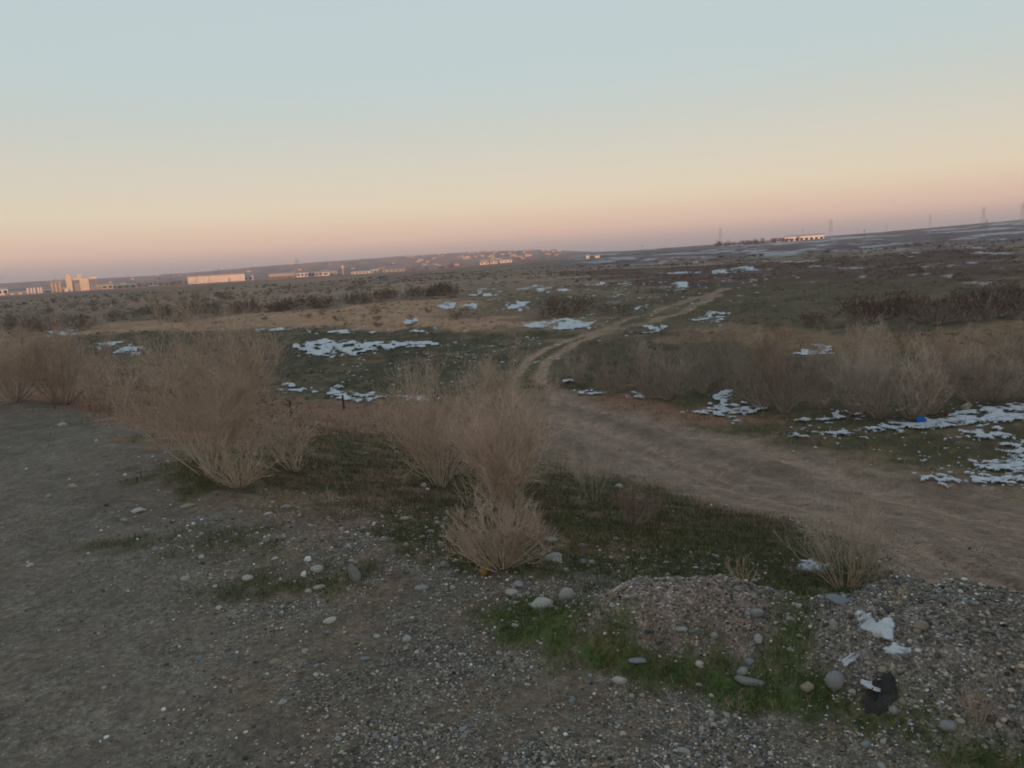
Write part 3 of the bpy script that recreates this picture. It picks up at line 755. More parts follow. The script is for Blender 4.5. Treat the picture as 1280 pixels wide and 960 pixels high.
BIG = [  # px, py, width px, mesh, label
 (709, 741, 23, (1, 1.05, .9, .85), 1, 'pale round cobble beside the left end of the gravel heap'),
 (677, 750, 25, (2, 1.2, .9, .6), 1, 'flat whitish cobble just left of the round pale one'),
 (648, 728, 13, (3, 1, .9, .7), 0, 'first of two small pale cobbles above the flat whitish one'),
 (640, 738, 18, (4, 1.1, .8, .6), 1, 'small oblong cobble touching the turf left of the flat whitish one'),
 (396, 709, 16, (5, 1, .9, .7), 1, 'rounded cream stone beside white scraps on the left dirt'),
 (412, 773, 14, (6, 1.3, .8, .5), 1, 'white oval pebble alone on dark gravel'),
 (1044, 848, 22, (7, 1, .95, .95), 0, 'round grey cobble left of the black rubber scrap'),
 (1010, 857, 15, (8, 1, .9, .8), 3, 'yellowish cobble left of the round grey cobble'),
 (928, 838, 14, (9, 1, .9, .9), 0, 'upper of two grey cobbles on the green strip'),
 (875, 829, 12, (10, 1, .9, .9), 1, 'pale yellow cobble on the green strip'),
 (937, 826, 11, (11, 1, .9, .8), 2, 'greenish cobble just above the grey cobble on green strip'),
 (946, 764, 15, (12, 1.1, .9, .8), 0, 'grey cobble at the right end of the small gravel heap'),
 (935, 766, 9, (13, 1, .9, .8), 0, 'smaller cobble touching the one at the heap end'),
 (948, 796, 14, (14, 1, .9, .8), 0, 'angular grey stone low on the right flank of the small heap'),
 (893, 793, 10, (15, 1.1, .9, .8), 0, 'lone pale stone low on the small gravel heap'),
 (852, 784, 12, (16, 1.3, .8, .6), 0, 'flat pale stone on the face of the small gravel heap'),
 (798, 822, 17, (17, 1.4, .6, .4), 2, 'long bluish flat stone at the edge of the green strip'),
 (940, 845, 30, (18, 1.5, .5, .3), 0, 'long grey slab half sunk in the green strip'),
 (1098, 793, 10, (19, 1, .9, .8), 1, 'white stone beside the snow on the big heap'),
 (1042, 779, 13, (20, 1, 1, 1.1), 1, 'whitish upright stone left of the heap snow'),
 (1062, 764, 8, (21, 1, .9, .8), 3, 'small tan stone near the top of the big heap'),
 (1152, 780, 14, (22, 1.2, .9, .7), 3, 'tan stone on the crown of the big gravel heap'),
 (1185, 905, 16, (23, 1.2, .9, .7), 0, 'grey stone at the foot of the big gravel heap'),
 (1118, 887, 12, (24, 1, 1, .9), 0, 'pale stone below the black rubber scrap'),
 (1050, 745, 26, (25, 1.4, .8, .35), 2, 'flat blue grey stone on the rim of the big heap'),
 (529, 606, 10, (26, 1, .9, .8), 1, 'pale stone under the tall shrub on the slope'),
 (774, 607, 12, (27, 1, .9, .8), 1, 'whitish stone in the dark hollow behind the shrubs'),
 (506, 646, 13, (28, 1.3, .8, .5), 3, 'pinkish flat stone on the dirt left of the low shrub'),
 (555, 704, 9, (29, 1, .9, .8), 0, 'pale round stone beside the low shrub foot'),
 (236, 630, 12, (30, 1.4, .8, .5), 3, 'pinkish flat stone on the upper left dirt'),
 (172, 636, 14, (31, 1.3, .9, .6), 1, 'whitish lump beside the straight stick'),
 (310, 721, 12, (32, 1.2, .9, .7), 1, 'cream stone at the left end of a turf strip'),
 (232, 722, 11, (33, 1, .9, .7), 1, 'cream stone left of the turf strip'),
 (335, 641, 10, (34, 1.3, .8, .6), 1, 'cream oval stone under the big left shrub'),
 (358, 632, 10, (35, 1.3, .8, .6), 0, 'grey oval stone under the big left shrub'),
 (398, 732, 12, (36, 1.4, .8, .5), 1, 'pale flat stone on the gravel below the white scraps'),
 (345, 826, 14, (37, 1.2, .9, .6), 3, 'pinkish grey stone low in the gravel'),
 (508, 797, 12, (38, 1, .9, .7), 0, 'rounded grey stone in the open gravel'),
 (527, 732, 14, (39, 1.4, .8, .5), 0, 'long pale grey stone at the top of the open gravel'),
 (855, 936, 13, (40, 1.3, .8, .6), 0, 'whitish stone near the bottom edge of the gravel'),
 (775, 848, 16, (41, 1.2, .9, .7), 1, 'broken cream stone below the green strip'),
]
bp_ = at([b[0] for b in BIG], [b[1] + b[2] * .28 for b in BIG])
for (px, py, w, (sd_, sx, sy, sz), mi, lb), p in zip(BIG, bp_):
    me = stone_mesh(sd_, sx, sy, sz, .25 if sd_ in (14, 20, 41, 31, 25, 18) else 0); me.materials.append(STM[mi])
    s = .86 * w * np.linalg.norm(p - CAM) / F_PX
    o = link('stone', me, None, None, tuple(p + np.array([0, 0, s * sz * .20])), (0, 0, -math.atan2(p[0], p[1]) + random.Random(sd_).uniform(-.4, .4)), (s, s, s))
    tag(o, lb, 'stone', 'larger stones on the shoulder')
NST = 250
P, gi, gj = sample_ground(NST, stony * (1 - TRK) * (.3 + .7 * sst(.45, .6, nlp(10, 56, 3))))
rg = np.random.default_rng(31)
for k in range(NST):
    s = float(np.clip(rg.lognormal(math.log(6.6), .18), 5.4, 9.5)) * np.linalg.norm(P[k] - CAM) / F_PX
    m = SMESH[k % len(SMESH)]
    o = link('stone', m, None, None, tuple(P[k] + np.array([0, 0, s * .08])), (rg.normal(0, .2), rg.normal(0, .2), rg.uniform(0, 6.28)), (s, s, s))
    tag(o, 'one of many loose stones strewn over the gravel shoulder', 'stone', 'loose stones on the shoulder')

# upright stone, slabs, scraps -------------------------------------
p = at(443, 727)[0]; s = 24 * np.linalg.norm(p - CAM) / F_PX
me = stone_mesh(77, .55, .45, 1.15, .3); me.materials.append(STM[0])
tag(link('stone', me, None, None, tuple(p + np.array([0, 0, s * .38])), (.1, -.25, .3), (s, s, s)), 'pointed grey stone standing upright in the gravel', 'stone', 'larger stones on the shoulder')
M_conc = plain('weathered_concrete', (.27, .25, .225), .9, .25, 14, None, 0, .4)
def slab(px, py, w, d, t, label, seed, rz=.2, tilt=(.1, .05)):
    p = at(px, py)[0]; k = np.linalg.norm(p - CAM) / F_PX; rs_ = np.random.default_rng(seed)
    n = 9; ang = np.sort(rs_.uniform(0, 6.283, n)); rr = rs_.uniform(.75, 1.1, n)
    top = [(w * k / 2 * r * math.cos(a), d * k / 2 * r * math.sin(a)) for a, r in zip(ang, rr)]
    m = MB(); h = t * k
    v = [(x * 1.05, y * 1.05, -h * .6) for x, y in top] + [(x * 1.04, y * 1.04, h * .7) for x, y in top] + [(x * .93, y * .93, h) for x, y in top]
    f = [(i, (i + 1) % n, n + (i + 1) % n, n + i) for i in range(n)] + [(n + i, n + (i + 1) % n, 2 * n + (i + 1) % n, 2 * n + i) for i in range(n)] + [tuple(range(2 * n, 3 * n)), tuple(range(n - 1, -1, -1))]
    m.add(v, f)
    o = m.build('concrete_fragment', M_conc, None, tuple(p), rz); o.rotation_euler = (tilt[0], tilt[1], rz)
    return tag(o, label, 'rubble')
slab(694, 699, 28, 30, 3, 'flat pinkish concrete fragment right of the low shrub', 3)
slab(690, 676, 16, 20, 3, 'smaller concrete fragment behind the flat one, by the shrub', 5, .6)
slab(678, 697, 7, 8, 5, 'small broken concrete lump against the low shrub', 8)

# white scraps of paper or plastic
M_white = plain('white_plastic', (.62, .62, .60), .55, .12, 20)
M_yel = plain('yellow_cloth', lin((140, 108, 58)), .9, .3, 30, None, 0, .4)
M_blue = plain('blue_plastic', lin((30, 92, 170)), .45, .2, 14)
M_red = plain('red_plastic', lin((125, 50, 48)), .5, .2, 14)
M_cream = plain('cream_sacking', lin((150, 140, 118)), .8, .2, 20)
M_rubber = plain('black_rubber', (.050, .046, .042), .95, .6, 12, None, 0, .5, .1)
def crumple(name, px, py, wpx, hpx, mat, label, cat, seed, rz=0, depth=.8, sag=.35):
    """crumpled bag or scrap: a folded, dented sack shape"""
    p = at(px, py)[0]; k = np.linalg.norm(p - CAM) / F_PX
    v, f = ico(4); rs_ = np.random.default_rng(seed); v = v.copy()
    for _ in range(44):
        d = rs_.standard_normal(3); d /= np.linalg.norm(d); q = rs_.uniform(-.2, .7)
        v += d[None] * (rs_.uniform(-.13, .05) * np.tanh((v @ d - q) * 9))[:, None]
    v[:, 2] = np.maximum(v[:, 2], -sag)
    W, H = wpx * k, hpx * k
    v = v * np.array([W / 2, W / 2 * depth, H / (1 + sag)]); v[:, 2] += H * sag / (1 + sag) * .8
    return tag(link(name, new_mesh(name, v, f), mat, None, tuple(p), (0, 0, rz)), label, cat)
crumple('paper_scrap', 385, 701, 18, 9, M_white, 'crumpled white scrap above the cream stone on the dirt', 'litter', 1, .3)
crumple('paper_scrap', 381, 719, 21, 8, M_white, 'flatter white scrap below the cream stone on the dirt', 'litter', 2, .2)
crumple('plastic_bag', 609, 718, 32, 24, M_yel, 'crumpled yellow bag at the foot of the low shrub', 'litter', 3, .5)
crumple('plastic_bag', 1151, 530, 22, 15, M_blue, 'bright blue plastic bag at the edge of the wide snow sheet', 'litter', 4, .5)
crumple('plastic_bag', 1182, 519, 13, 9, M_red, 'small dull red bag under the thicket right of the blue bag', 'litter', 5, .5)
crumple('sack', 1207, 513, 24, 15, M_cream, 'pale sack in the thicket above the wide snow sheet', 'litter', 6, .4)

# black plastic sheet, crumpled and half buried at the foot of the heap
p = at(1100, 872)[0]; k = np.linalg.norm(p - CAM) / F_PX
q_ = 44; g = np.linspace(-1, 1, q_); gx, gy = np.meshgrid(g, g, indexing='ij')
an = np.arctan2(gy, gx); rr = np.hypot(gx, gy)
out_ = .62 + .55 * (fbm(np.cos(an) * 1.6 + 4, np.sin(an) * 1.6, 71, 4) - .3)
rdg = 1 - np.abs(fbm(gx * 2.1 + 3, gy * 2.1, 72, 4) * 2 - 1); rdg2 = 1 - np.abs(fbm(gx * 5 + 9, gy * 5, 74, 3) * 2 - 1)
X_ = p[0] + gx * 24 * k; Y_ = p[1] + gy * 17 * k
t = np.clip((out_ - rr) / .22, 0, 1)
Z_ = height(X_, Y_) + .004 + (9 * k * rdg ** 3 + 4 * k * rdg2 ** 2) * t - .012 * (1 - t)
kf = (rr < out_ + .03); kf = kf[:-1, :-1] & kf[1:, :-1] & kf[1:, 1:] & kf[:-1, 1:]
I, J = np.nonzero(kf); q = np.stack([I * q_ + J, (I + 1) * q_ + J, (I + 1) * q_ + J + 1, I * q_ + J + 1], 1)
used = np.unique(q); mp_ = np.zeros(q_ * q_, int); mp_[used] = np.arange(len(used))
o = link('plastic_sheet', new_mesh('plastic_sheet', np.stack([X_, Y_, Z_], -1).reshape(-1, 3)[used] - p, None, mp_[q]), M_rubber, None, tuple(p))
sm = o.modifiers.new('thickness', 'SOLIDIFY'); sm.thickness = .003
tag(o, 'dark crumpled plastic sheet half buried at the foot of the gravel heap', 'litter')
p = at(1090, 866)[0]; k = np.linalg.norm(p - CAM) / F_PX
v, f = ico(4); nn = fbm(v[:, 0] * 2.2 + 5, v[:, 1] * 2.2 + v[:, 2], 88, 4) - .5
v = v * (1 + nn[:, None] * .8) * np.array([13 * k, 5 * k, 2.2 * k])
o = link('snow_patch', new_mesh('snow_patch', v, f, None, True, None, {'cover': np.ones(len(v))}), M_snow, None, (p[0], p[1], p[2] + 8 * k), (.35, .25, -.5)); tag(o, 'strip of snow lying on the dark crumpled plastic', 'snow patch')

# loose sticks
M_stick = plain('bleached_wood', lin((140, 120, 98)), .85, .25, 40, None, .15)
M_darkw = plain('dark_wood', lin((92, 72, 60)), .9, .3, 30)
def stick(pp, r, label, up=.012):
    P = at([q[0] for q in pp], [q[1] for q in pp]); P[:, 2] += up + r
    P = np.stack([np.interp(np.linspace(0, 1, 12), np.linspace(0, 1, len(P)), P[:, i]) for i in range(3)], 1)
    V, Q_ = tubes(P[None], np.linspace(r, r * .5, 12)[None])
    c = P[0].copy()
    return tag(link('stick', new_mesh('stick', V - c, None, Q_), M_stick, None, tuple(c)), label, 'stick')
stick([(686, 862), (688, 886), (700, 897), (726, 911)], .0035, 'bent dry stem lying on the gravel near the bottom')
stick([(160, 628), (178, 628), (194, 630)], .008, 'short straight bleached stick beside the whitish lump', .02)
stick([(316, 694), (326, 690)], .004, 'little pale twig lying on the left dirt')

# short dark posts at the bank
def post(px, py, hpx, wpx, label, lean=0):
    p = at(px, py)[0]; k = np.linalg.norm(p - CAM) / F_PX
    m = MB().cyl(0, 0, -.15, hpx * k, wpx * k / 2, wpx * k / 2.4, 9)
    o = m.build('wooden_post', M_darkw, None, tuple(p)); o.rotation_euler = (0.05, lean, 0)
    m2 = MB().cyl(0, 0, hpx * k, hpx * k + .02, wpx * k / 2.6, wpx * k / 4, 9); m2.build('cut_top', M_stick, o)
    return tag(o, label, 'post')
post(364, 521, 20, 3.6, 'short dark wooden post below the small snow patch', .06)
post(430, 511, 17, 3, 'thin dark post beside the bright snow strip on the bank')

# ------------------------------------------------------------------ shrubs
def unit(v): return v / (np.linalg.norm(v, axis=-1, keepdims=True) + 1e-9)

def shrub_geo(seed, H, W, nst, ntw, nsub, r, upright=.5, lean=(0, 0), wob=.05, low=.15):
    rg = np.random.default_rng(seed); K = 8
    ph = rg.uniform(0, 6.283, nst); q = np.sqrt(rg.random(nst)); sp = q * W / 2
    L = H * (1.0 - .50 * q ** 2) * rg.uniform(.72, 1.05, nst)
    t = np.linspace(0, 1, K)
    xy = np.stack([np.cos(ph), np.sin(ph)], 1)
    base = xy * (W * .05 * rg.random((nst, 1)) + .01)
    hor = t[None] ** (1.0 - .45 * upright) * sp[:, None]
    P = np.zeros((nst, K, 3))
    P[..., :2] = base[:, None] + xy[:, None] * hor[..., None] + np.array(lean)[None, None] * (t ** 1.4)[None, :, None] * H
    P[..., 2] = t[None] ** 1.05 * L[:, None]
    P += np.cumsum(rg.standard_normal((nst, K, 3)) * wob * H / K * 2.2, 1) * t[None, :, None] ** .6 * np.array([1, 1, .5])
    Rs = r * rg.uniform(.7, 1.25, (nst, 1)) * (1 - .82 * t[None])
    def branch(P0, n, l0, l1, r1, out, K2=3, lo=None, up=.22):
        m, K0, _ = P0.shape
        k = rg.integers(0, m, n); tt = rg.uniform(low if lo is None else lo, 1, n) ** .8
        f = tt * (K0 - 1); i = np.minimum(f.astype(int), K0 - 2); fr = (f - i)[:, None]
        s = P0[k, i] * (1 - fr) + P0[k, i + 1] * fr; d = unit(P0[k, i + 1] - P0[k, i])
        dr = unit(d + unit(rg.standard_normal((n, 3))) * out * rg.uniform(.6, 1.5, (n, 1)) + np.array([0, 0, .2]))
        step = (rg.uniform(l0, l1, n) * (1.15 - .6 * tt) / (K2 - 1))[:, None]
        pts = [s]
        for _ in range(K2 - 1):
            pts.append(pts[-1] + dr * step)
            dr = unit(dr + unit(rg.standard_normal((n, 3))) * .42 + np.array([0, 0, up]))
        return np.stack(pts, 1), np.tile(np.linspace(1, .3, K2)[None], (n, 1)) * r1
    nl = int(nst * 3.2)
    LB, LR = branch(P, nl, .28 * H, .62 * H, r * .48, .75, 6, .12, .16)
    LB[..., 2] = np.maximum(LB[..., 2], .02)
    T1, R1 = branch(np.concatenate([P[:, ::2][:, :4], LB[:, [0, 2, 3, 5]]]), ntw, .12 * H, .34 * H, r * .26, .75)
    T2, R2 = branch(T1, nsub, .07 * H, .20 * H, r * .17, .85)
    return (P, Rs), (LB, LR), (np.concatenate([T1, T2]), np.concatenate([R1, R2]))

M_stem = plain('bark_tan', lin((194, 174, 154)), .9, .2, 25, None, .10)
M_stem_d = plain('bark_grey', lin((168, 147, 132)), .9, .2, 25, None, .15)
M_twig = plain('twig_brown', lin((202, 175, 154)), .9, .22, 10, None, .10)
M_twig_g = plain('twig_grey_brown', lin((182, 165, 150)), .9, .22, 6, None, .30)
M_twig_r = plain('twig_red_brown', lin((160, 132, 116)), .9, .22, 6, None, .14)
M_twig_t = plain('straw', lin((190, 164, 138)), .9, .2, 12, None, .1)

def hero(label, cat, px, py, hpx, wpx, seed, nst, ntw, nsub, r=.006, mats=None, name='shrub', **kw):
    """a near shrub: each main stem is a part, the fine twigs are one mass"""
    p = at(px, py)[0]; k = (p - CAM) @ fwd / F_PX
    (P, Rs), (LB, LR), (T, Rt) = shrub_geo(seed, hpx * k * .93, wpx * k * .86, nst, ntw, nsub, r, **kw)
    ms, mt = mats or (M_stem, M_twig)
    rt = empty(name, (p[0], p[1], p[2] - .02)); tag(rt, label, cat)
    for i in range(len(P)):
        V, Q_ = tubes(P[i:i + 1], Rs[i:i + 1]); link('stem', new_mesh('stem', V, None, Q_), ms, rt)
    V, Q_ = tubes(LB, LR); o = link('branches', new_mesh('branches', V, None, Q_), ms, rt); o['kind'] = 'stuff'
    V, Q_ = tubes(T, Rt)
    o = link('twigs', new_mesh('twigs', V, None, Q_), mt, rt); o['kind'] = 'stuff'
    return rt

hero('tall fan of bare tan stems on the slope, left of the plumed shrub', 'shrub', 550, 608, 162, 128, 1, 26, 1250, 2900, .0075, upright=.0, lean=(-.06, 0), wob=.05)
hero('tall pale plumed shrub with a dense hazy top in mid frame', 'shrub', 637, 657, 178, 74, 2, 18, 950, 2500, .0080, upright=-.2, wob=.05, low=.3)
hero('broad hazy rust brown shrub beside the track end', 'shrub', 645, 594, 150, 130, 3, 20, 1700, 4400, .0060, upright=-.3, wob=.05, low=.3)
hero('low dense rust brown shrub with the yellow bag at its foot', 'shrub', 627, 709, 96, 138, 4, 36, 1200, 3200, .0055, upright=.15, wob=.05)
hero('bare grey sapling between the two tall shrubs', 'shrub', 590, 634, 70, 60, 41, 7, 60, 120, .005, mats=(M_stem, M_stem), upright=.3, wob=.08)
hero('widest shrub on the left, a tall fan of brown twigs', 'shrub', 266, 594, 200, 230, 5, 24, 2300, 5600, .0080, upright=-.35, wob=.07, lean=(.05, 0), low=.25)
hero('pale tangled sprawling shrub at the foot of the widest shrub', 'shrub', 300, 610, 60, 110, 6, 34, 500, 700, .007, mats=(M_stem, M_twig_t), upright=-.2, wob=.12)
hero('crooked pale shrub right of the widest left shrub', 'shrub', 368, 590, 84, 95, 7, 16, 300, 420, .009, mats=(M_stem, M_stem), upright=.1, wob=.13)
hero('grey brown shrub at the far left edge of the shoulder', 'shrub', 18, 503, 98, 140, 8, 30, 1600, 4600, .009, mats=(M_stem_d, M_twig), upright=.4, wob=.05)
hero('rounded grey brown shrub second from the left edge', 'shrub', 80, 505, 100, 140, 9, 30, 1600, 4600, .009, mats=(M_stem_d, M_twig), upright=.4, wob=.05)
hero('small shrub in the gap right of the left edge shrubs', 'shrub', 132, 512, 60, 84, 10, 18, 700, 1500, .007, mats=(M_stem_d, M_twig), upright=.4, wob=.05)
hero('small round rust brown bush on the green slope', 'shrub', 792, 656, 56, 56, 11, 20, 600, 1900, .0035, upright=.5, wob=.06, mats=(M_stem_d, M_twig_r))
hero('hazy grey shrub over the track edge behind the small round bush', 'shrub', 742, 628, 88, 150, 12, 9, 800, 2300, .0022, upright=.4, wob=.05, mats=(M_stem_d, M_twig_g), low=.35)
hero('tall wispy dry weed right of centre beside the big gravel heap', 'weed', 1056, 736, 140, 118, 13, 26, 700, 1300, .0034, mats=(M_twig_t, M_twig_g), upright=.0, wob=.04, low=.3)
hero('small dry forked weed on the turf between the heaps', 'weed', 930, 727, 46, 52, 14, 9, 60, 60, .0030, mats=(M_twig_t, M_twig_t), upright=.3, wob=.1, name='dry_weed')
hero('single dry seed head on the turf behind the big heap', 'weed', 1124, 754, 30, 14, 15, 4, 40, 70, .003, mats=(M_twig_t, M_twig_t), upright=.6, wob=.08, name='dry_weed')
hero('small bent weed on the turf behind the small heap', 'weed', 778, 722, 24, 36, 16, 6, 20, 20, .0022, mats=(M_twig_t, M_twig_t), upright=.1, wob=.1, name='dry_weed')
hero('thin dry weed on the dirt under the crooked shrub', 'weed', 414, 632, 36, 30, 17, 7, 40, 60, .0026, mats=(M_twig_t, M_twig), upright=.4, wob=.1, name='dry_weed')
hero('small brown tuft at the bottom of the open gravel', 'weed', 606, 876, 18, 46, 18, 22, 120, 100, .0015, mats=(M_twig, M_twig), upright=.2, wob=.12, name='dry_weed')
hero('dry tuft on the front flank of the big gravel heap', 'weed', 1222, 900, 62, 30, 19, 16, 160, 200, .0016, mats=(M_twig_t, M_twig), upright=.5, wob=.08, name='dry_weed')
hero('little dark weed stub on the left gravel', 'weed', 42, 676, 22, 26, 20, 8, 40, 40, .002, mats=(M_twig_r, M_twig_r), upright=.3, wob=.1, name='dry_weed')
hero('yellowed grass tuft on the turf at the lower right', 'weed', 920, 884, 22, 34, 24, 20, 60, 40, .0016, mats=(M_twig_t, M_twig_t), upright=.2, wob=.1, name='dry_weed')

# row of dark stalks under the slanting snow streak
rt = None
for i, (x, y0_, y1_) in enumerate([(126, 470, 432), (133, 472, 434), (141, 474, 436), (149, 476, 438), (157, 478, 441), (165, 480, 444), (173, 482, 446), (180, 484, 450)]):
    o = hero('thin dark upright dead stalk in the row below the slanting snow streak', 'dead stalk', x, y0_ + 6, y0_ - y1_ + 4, 10, 60 + i, 3, 8, 6, .012, mats=(M_darkw, M_darkw), upright=.7, wob=.05, name='dead_stalk')
    o['group'] = 'row of dark dead stalks'

# thicket right of the track: shared meshes, one object per shrub
def proto(seed, H, W, nst, ntw, nsub, r, mt, ms=None, **kw):
    (P, Rs), (LB, LR), (T, Rt) = shrub_geo(seed, H * .9, W * .85, nst, ntw, nsub, r, **kw)
    V, Q_ = tubes(P, Rs); V2, Q2 = tubes(LB, LR); Q_ = np.vstack([Q_, Q2 + len(V)]); V = np.vstack([V, V2]); a = new_mesh('shrub', V, None, Q_); a.materials.append(ms or M_stem_d)
    V, Q_ = tubes(T, Rt); b = new_mesh('twigs', V, None, Q_); b.materials.append(mt)
    return a, b, H
M_th1 = plain('thicket_grey', lin((186, 168, 152)), .9, .2, 3, None, .38); M_th2 = plain('thicket_brown', lin((178, 152, 134)), .9, .2, 3, None, .38); M_th3 = plain('thicket_red_brown', lin((150, 124, 110)), .9, .2, 3, None, .38)
TH = [proto(200, 1, 1.0, 22, 420, 2000, .008, M_th1, upright=.2, wob=.05, low=.08), proto(201, 1, 1.0, 20, 420, 2000, .008, M_th2, upright=.55, wob=.05),
      proto(202, 1, 1.15, 24, 420, 1700, .006, M_th1, upright=.35, wob=.06), proto(203, 1, 1.2, 22, 420, 1700, .006, M_th3, upright=.1, wob=.06, low=.08)]
M_scrub = plain('scrub_grey', lin((112, 98, 86)), .9, .25, 3, None, .2); M_scrub_r = plain('scrub_red', lin((98, 72, 62)), .9, .25, 3, None, .15)
LOWP = [proto(210, 1, 1.9, 20, 260, 700, .022, M_scrub, upright=.3, wob=.08), proto(211, 1, 2.2, 20, 260, 700, .022, M_scrub_r, upright=.3, wob=.08),
       proto(212, 1, 1.8, 18, 220, 600, .020, M_twig_g, upright=.3, wob=.08)]
def plant(pr, p, h, rz, label, cat, group, wide=1.0):
    a, b, H = pr
    o = link('shrub', a, None, None, (p[0], p[1], p[2] - .02), (0, 0, rz), (h * wide, h * wide, h)); tag(o, label, cat, group)
    c = link('twigs', b, None, o); c['kind'] = 'stuff'
    return o
rs_ = random.Random(4)
TP = []
for x, y, h in [(722, 480, 54), (742, 488, 62), (764, 494, 66), (788, 492, 60), (812, 498, 74), (836, 500, 84), (858, 502, 82), (880, 492, 76), (905, 488, 78), (930, 505, 92), (955, 512, 92),
                (980, 516, 96), (1000, 519, 92), (1025, 510, 92), (1048, 513, 98), (1072, 518, 104), (1096, 523, 112), (1120, 525, 112), (1142, 524, 108), (1165, 518, 108), (1190, 508, 100), (1215, 503, 96), (1242, 502, 96), (1268, 500, 98), (1290, 500, 100),
                (735, 460, 46), (765, 462, 44), (800, 458, 40), (840, 462, 52), (870, 458, 52), (900, 452, 50), (930, 460, 58), (960, 462, 56), (985, 468, 60), (1080, 470, 56), (1110, 478, 66), (1140, 482, 72), (1170, 478, 70), (1205, 472, 62), (1240, 470, 60), (1275, 468, 58),
                (950, 434, 36), (980, 428, 30), (1070, 432, 40), (1100, 440, 42), (1130, 434, 36), (1170, 440, 36), (1210, 436, 32), (1250, 440, 34), (915, 432, 36)]:
    TP.append((x, y, h))
pts = at([t[0] for t in TP], [t[1] for t in TP])
for ti, ((x, y, h), p) in enumerate(zip(TP, pts)):
    if ti in (1, 3, 6, 9, 12, 14, 17, 20, 23, 26, 28, 31, 33, 36, 39): continue
    h *= rs_.uniform(.66, 1.08)
    k = (p - CAM) @ fwd / F_PX
    if y > 478 and x < 860: w, g = 'bare brown shrub at the left end of the thicket, beside the track bend', 'thicket shrubs at the track bend'
    elif y > 478 and x < 1080: w, g = 'bare grey brown shrub in the thicket front behind the hooked snow', 'thicket shrubs behind the hooked snow'
    elif y > 478: w, g = 'tall bare shrub in the thicket front behind the blue bag and snow sheet', 'thicket shrubs behind the snow sheet'
    elif y > 445: w, g = 'bare shrub in the middle row of the thicket right of the track', 'thicket shrubs in the middle row'
    else: w, g = 'low bare shrub at the back of the thicket near the ochre bank', 'thicket shrubs at the back'
    plant(TH[rs_.choice((0, 1, 2, 2, 3, 3))], p, h * k * rs_.uniform(.95, 1.12), rs_.uniform(0, 6.28), w, 'shrub', g, rs_.uniform(.7, .95))

def scatter(zone, n, hpx, label, group, prs, seed, gap=0):
    """low shrubs over part of the plain, all kept to one label: nothing tells them apart"""
    rs_ = np.random.default_rng(seed); reg_ = np.array(zone, float); out = []
    while len(out) < n:
        q = rs_.uniform(reg_.min(0), reg_.max(0), (200, 2))
        ins = poly_sd(q[:, 0], q[:, 1], [tuple(z) for z in zone]) < 0
        out += list(q[ins])
    out = np.array(out[:n]); P = at(out[:, 0], out[:, 1])
    for k in range(n):
        kk = (P[k] - CAM) @ fwd / F_PX
        if kk * F_PX > 900: continue
        h = rs_.uniform(*hpx) * kk
        plant(prs[rs_.integers(len(prs))], P[k], h, rs_.uniform(0, 6.28), label, 'shrub', group, rs_.uniform(.8, 1.3))
scatter([(670, 398), (690, 378), (730, 376), (745, 390), (720, 398)], 9, (12, 20), 'dense dark red scrub bush on the knoll left of the track', 'red scrub on the knoll', [LOWP[1]], 1)
scatter([(745, 398), (760, 384), (800, 384), (790, 394)], 5, (7, 12), 'low reddish scrub bush between the red scrub and the track', 'low scrub by the track', [LOWP[1]], 2)
scatter([(1030, 402), (1070, 388), (1170, 384), (1290, 372), (1290, 400), (1200, 404), (1120, 408)], 44, (18, 30), 'dark scrub bush lining the ditch on the right', 'dark scrub along the right ditch', [LOWP[1], LOWP[0]], 3)
scatter([(965, 412), (1010, 400), (1040, 402), (1020, 414)], 6, (10, 16), 'dark reddish bush at the left end of the right ditch', 'bushes at the ditch end', [LOWP[1]], 31)
scatter([(0, 408), (40, 400), (120, 402), (110, 412), (0, 418)], 30, (11, 20), 'grey brown scrub bush in the far left belt', 'scrub belt at far left', [LOWP[0], LOWP[2]], 4)
scatter([(120, 400), (220, 386), (330, 384), (340, 390), (230, 396), (130, 404)], 36, (9, 15), 'dark scrub bush along the back of the tan field', 'scrub behind the tan field', [LOWP[0]], 5)
scatter([(330, 386), (440, 374), (560, 364), (600, 368), (540, 374), (420, 382), (340, 392)], 40, (9, 16), 'dark brown scrub bush at the right end of the tan field', 'scrub at the tan field end', [LOWP[0], LOWP[1]], 6)
scatter([(300, 402), (400, 392), (540, 386), (640, 392), (600, 412), (420, 408)], 16, (5, 10), 'small bush standing out in the tan field', 'bushes in the tan field', [LOWP[0], LOWP[1]], 7)
scatter([(0, 385), (200, 374), (500, 356), (560, 358), (300, 376), (0, 398)], 60, (5, 10), 'low scrub bush out on the flat left plain', 'scrub on the left plain', [LOWP[0], LOWP[2]], 8)
scatter([(700, 345), (900, 330), (1280, 310), (1280, 350), (900, 352)], 34, (4, 8), 'low reddish scrub bush out on the right plain', 'scrub on the right plain', [LOWP[1]], 9)

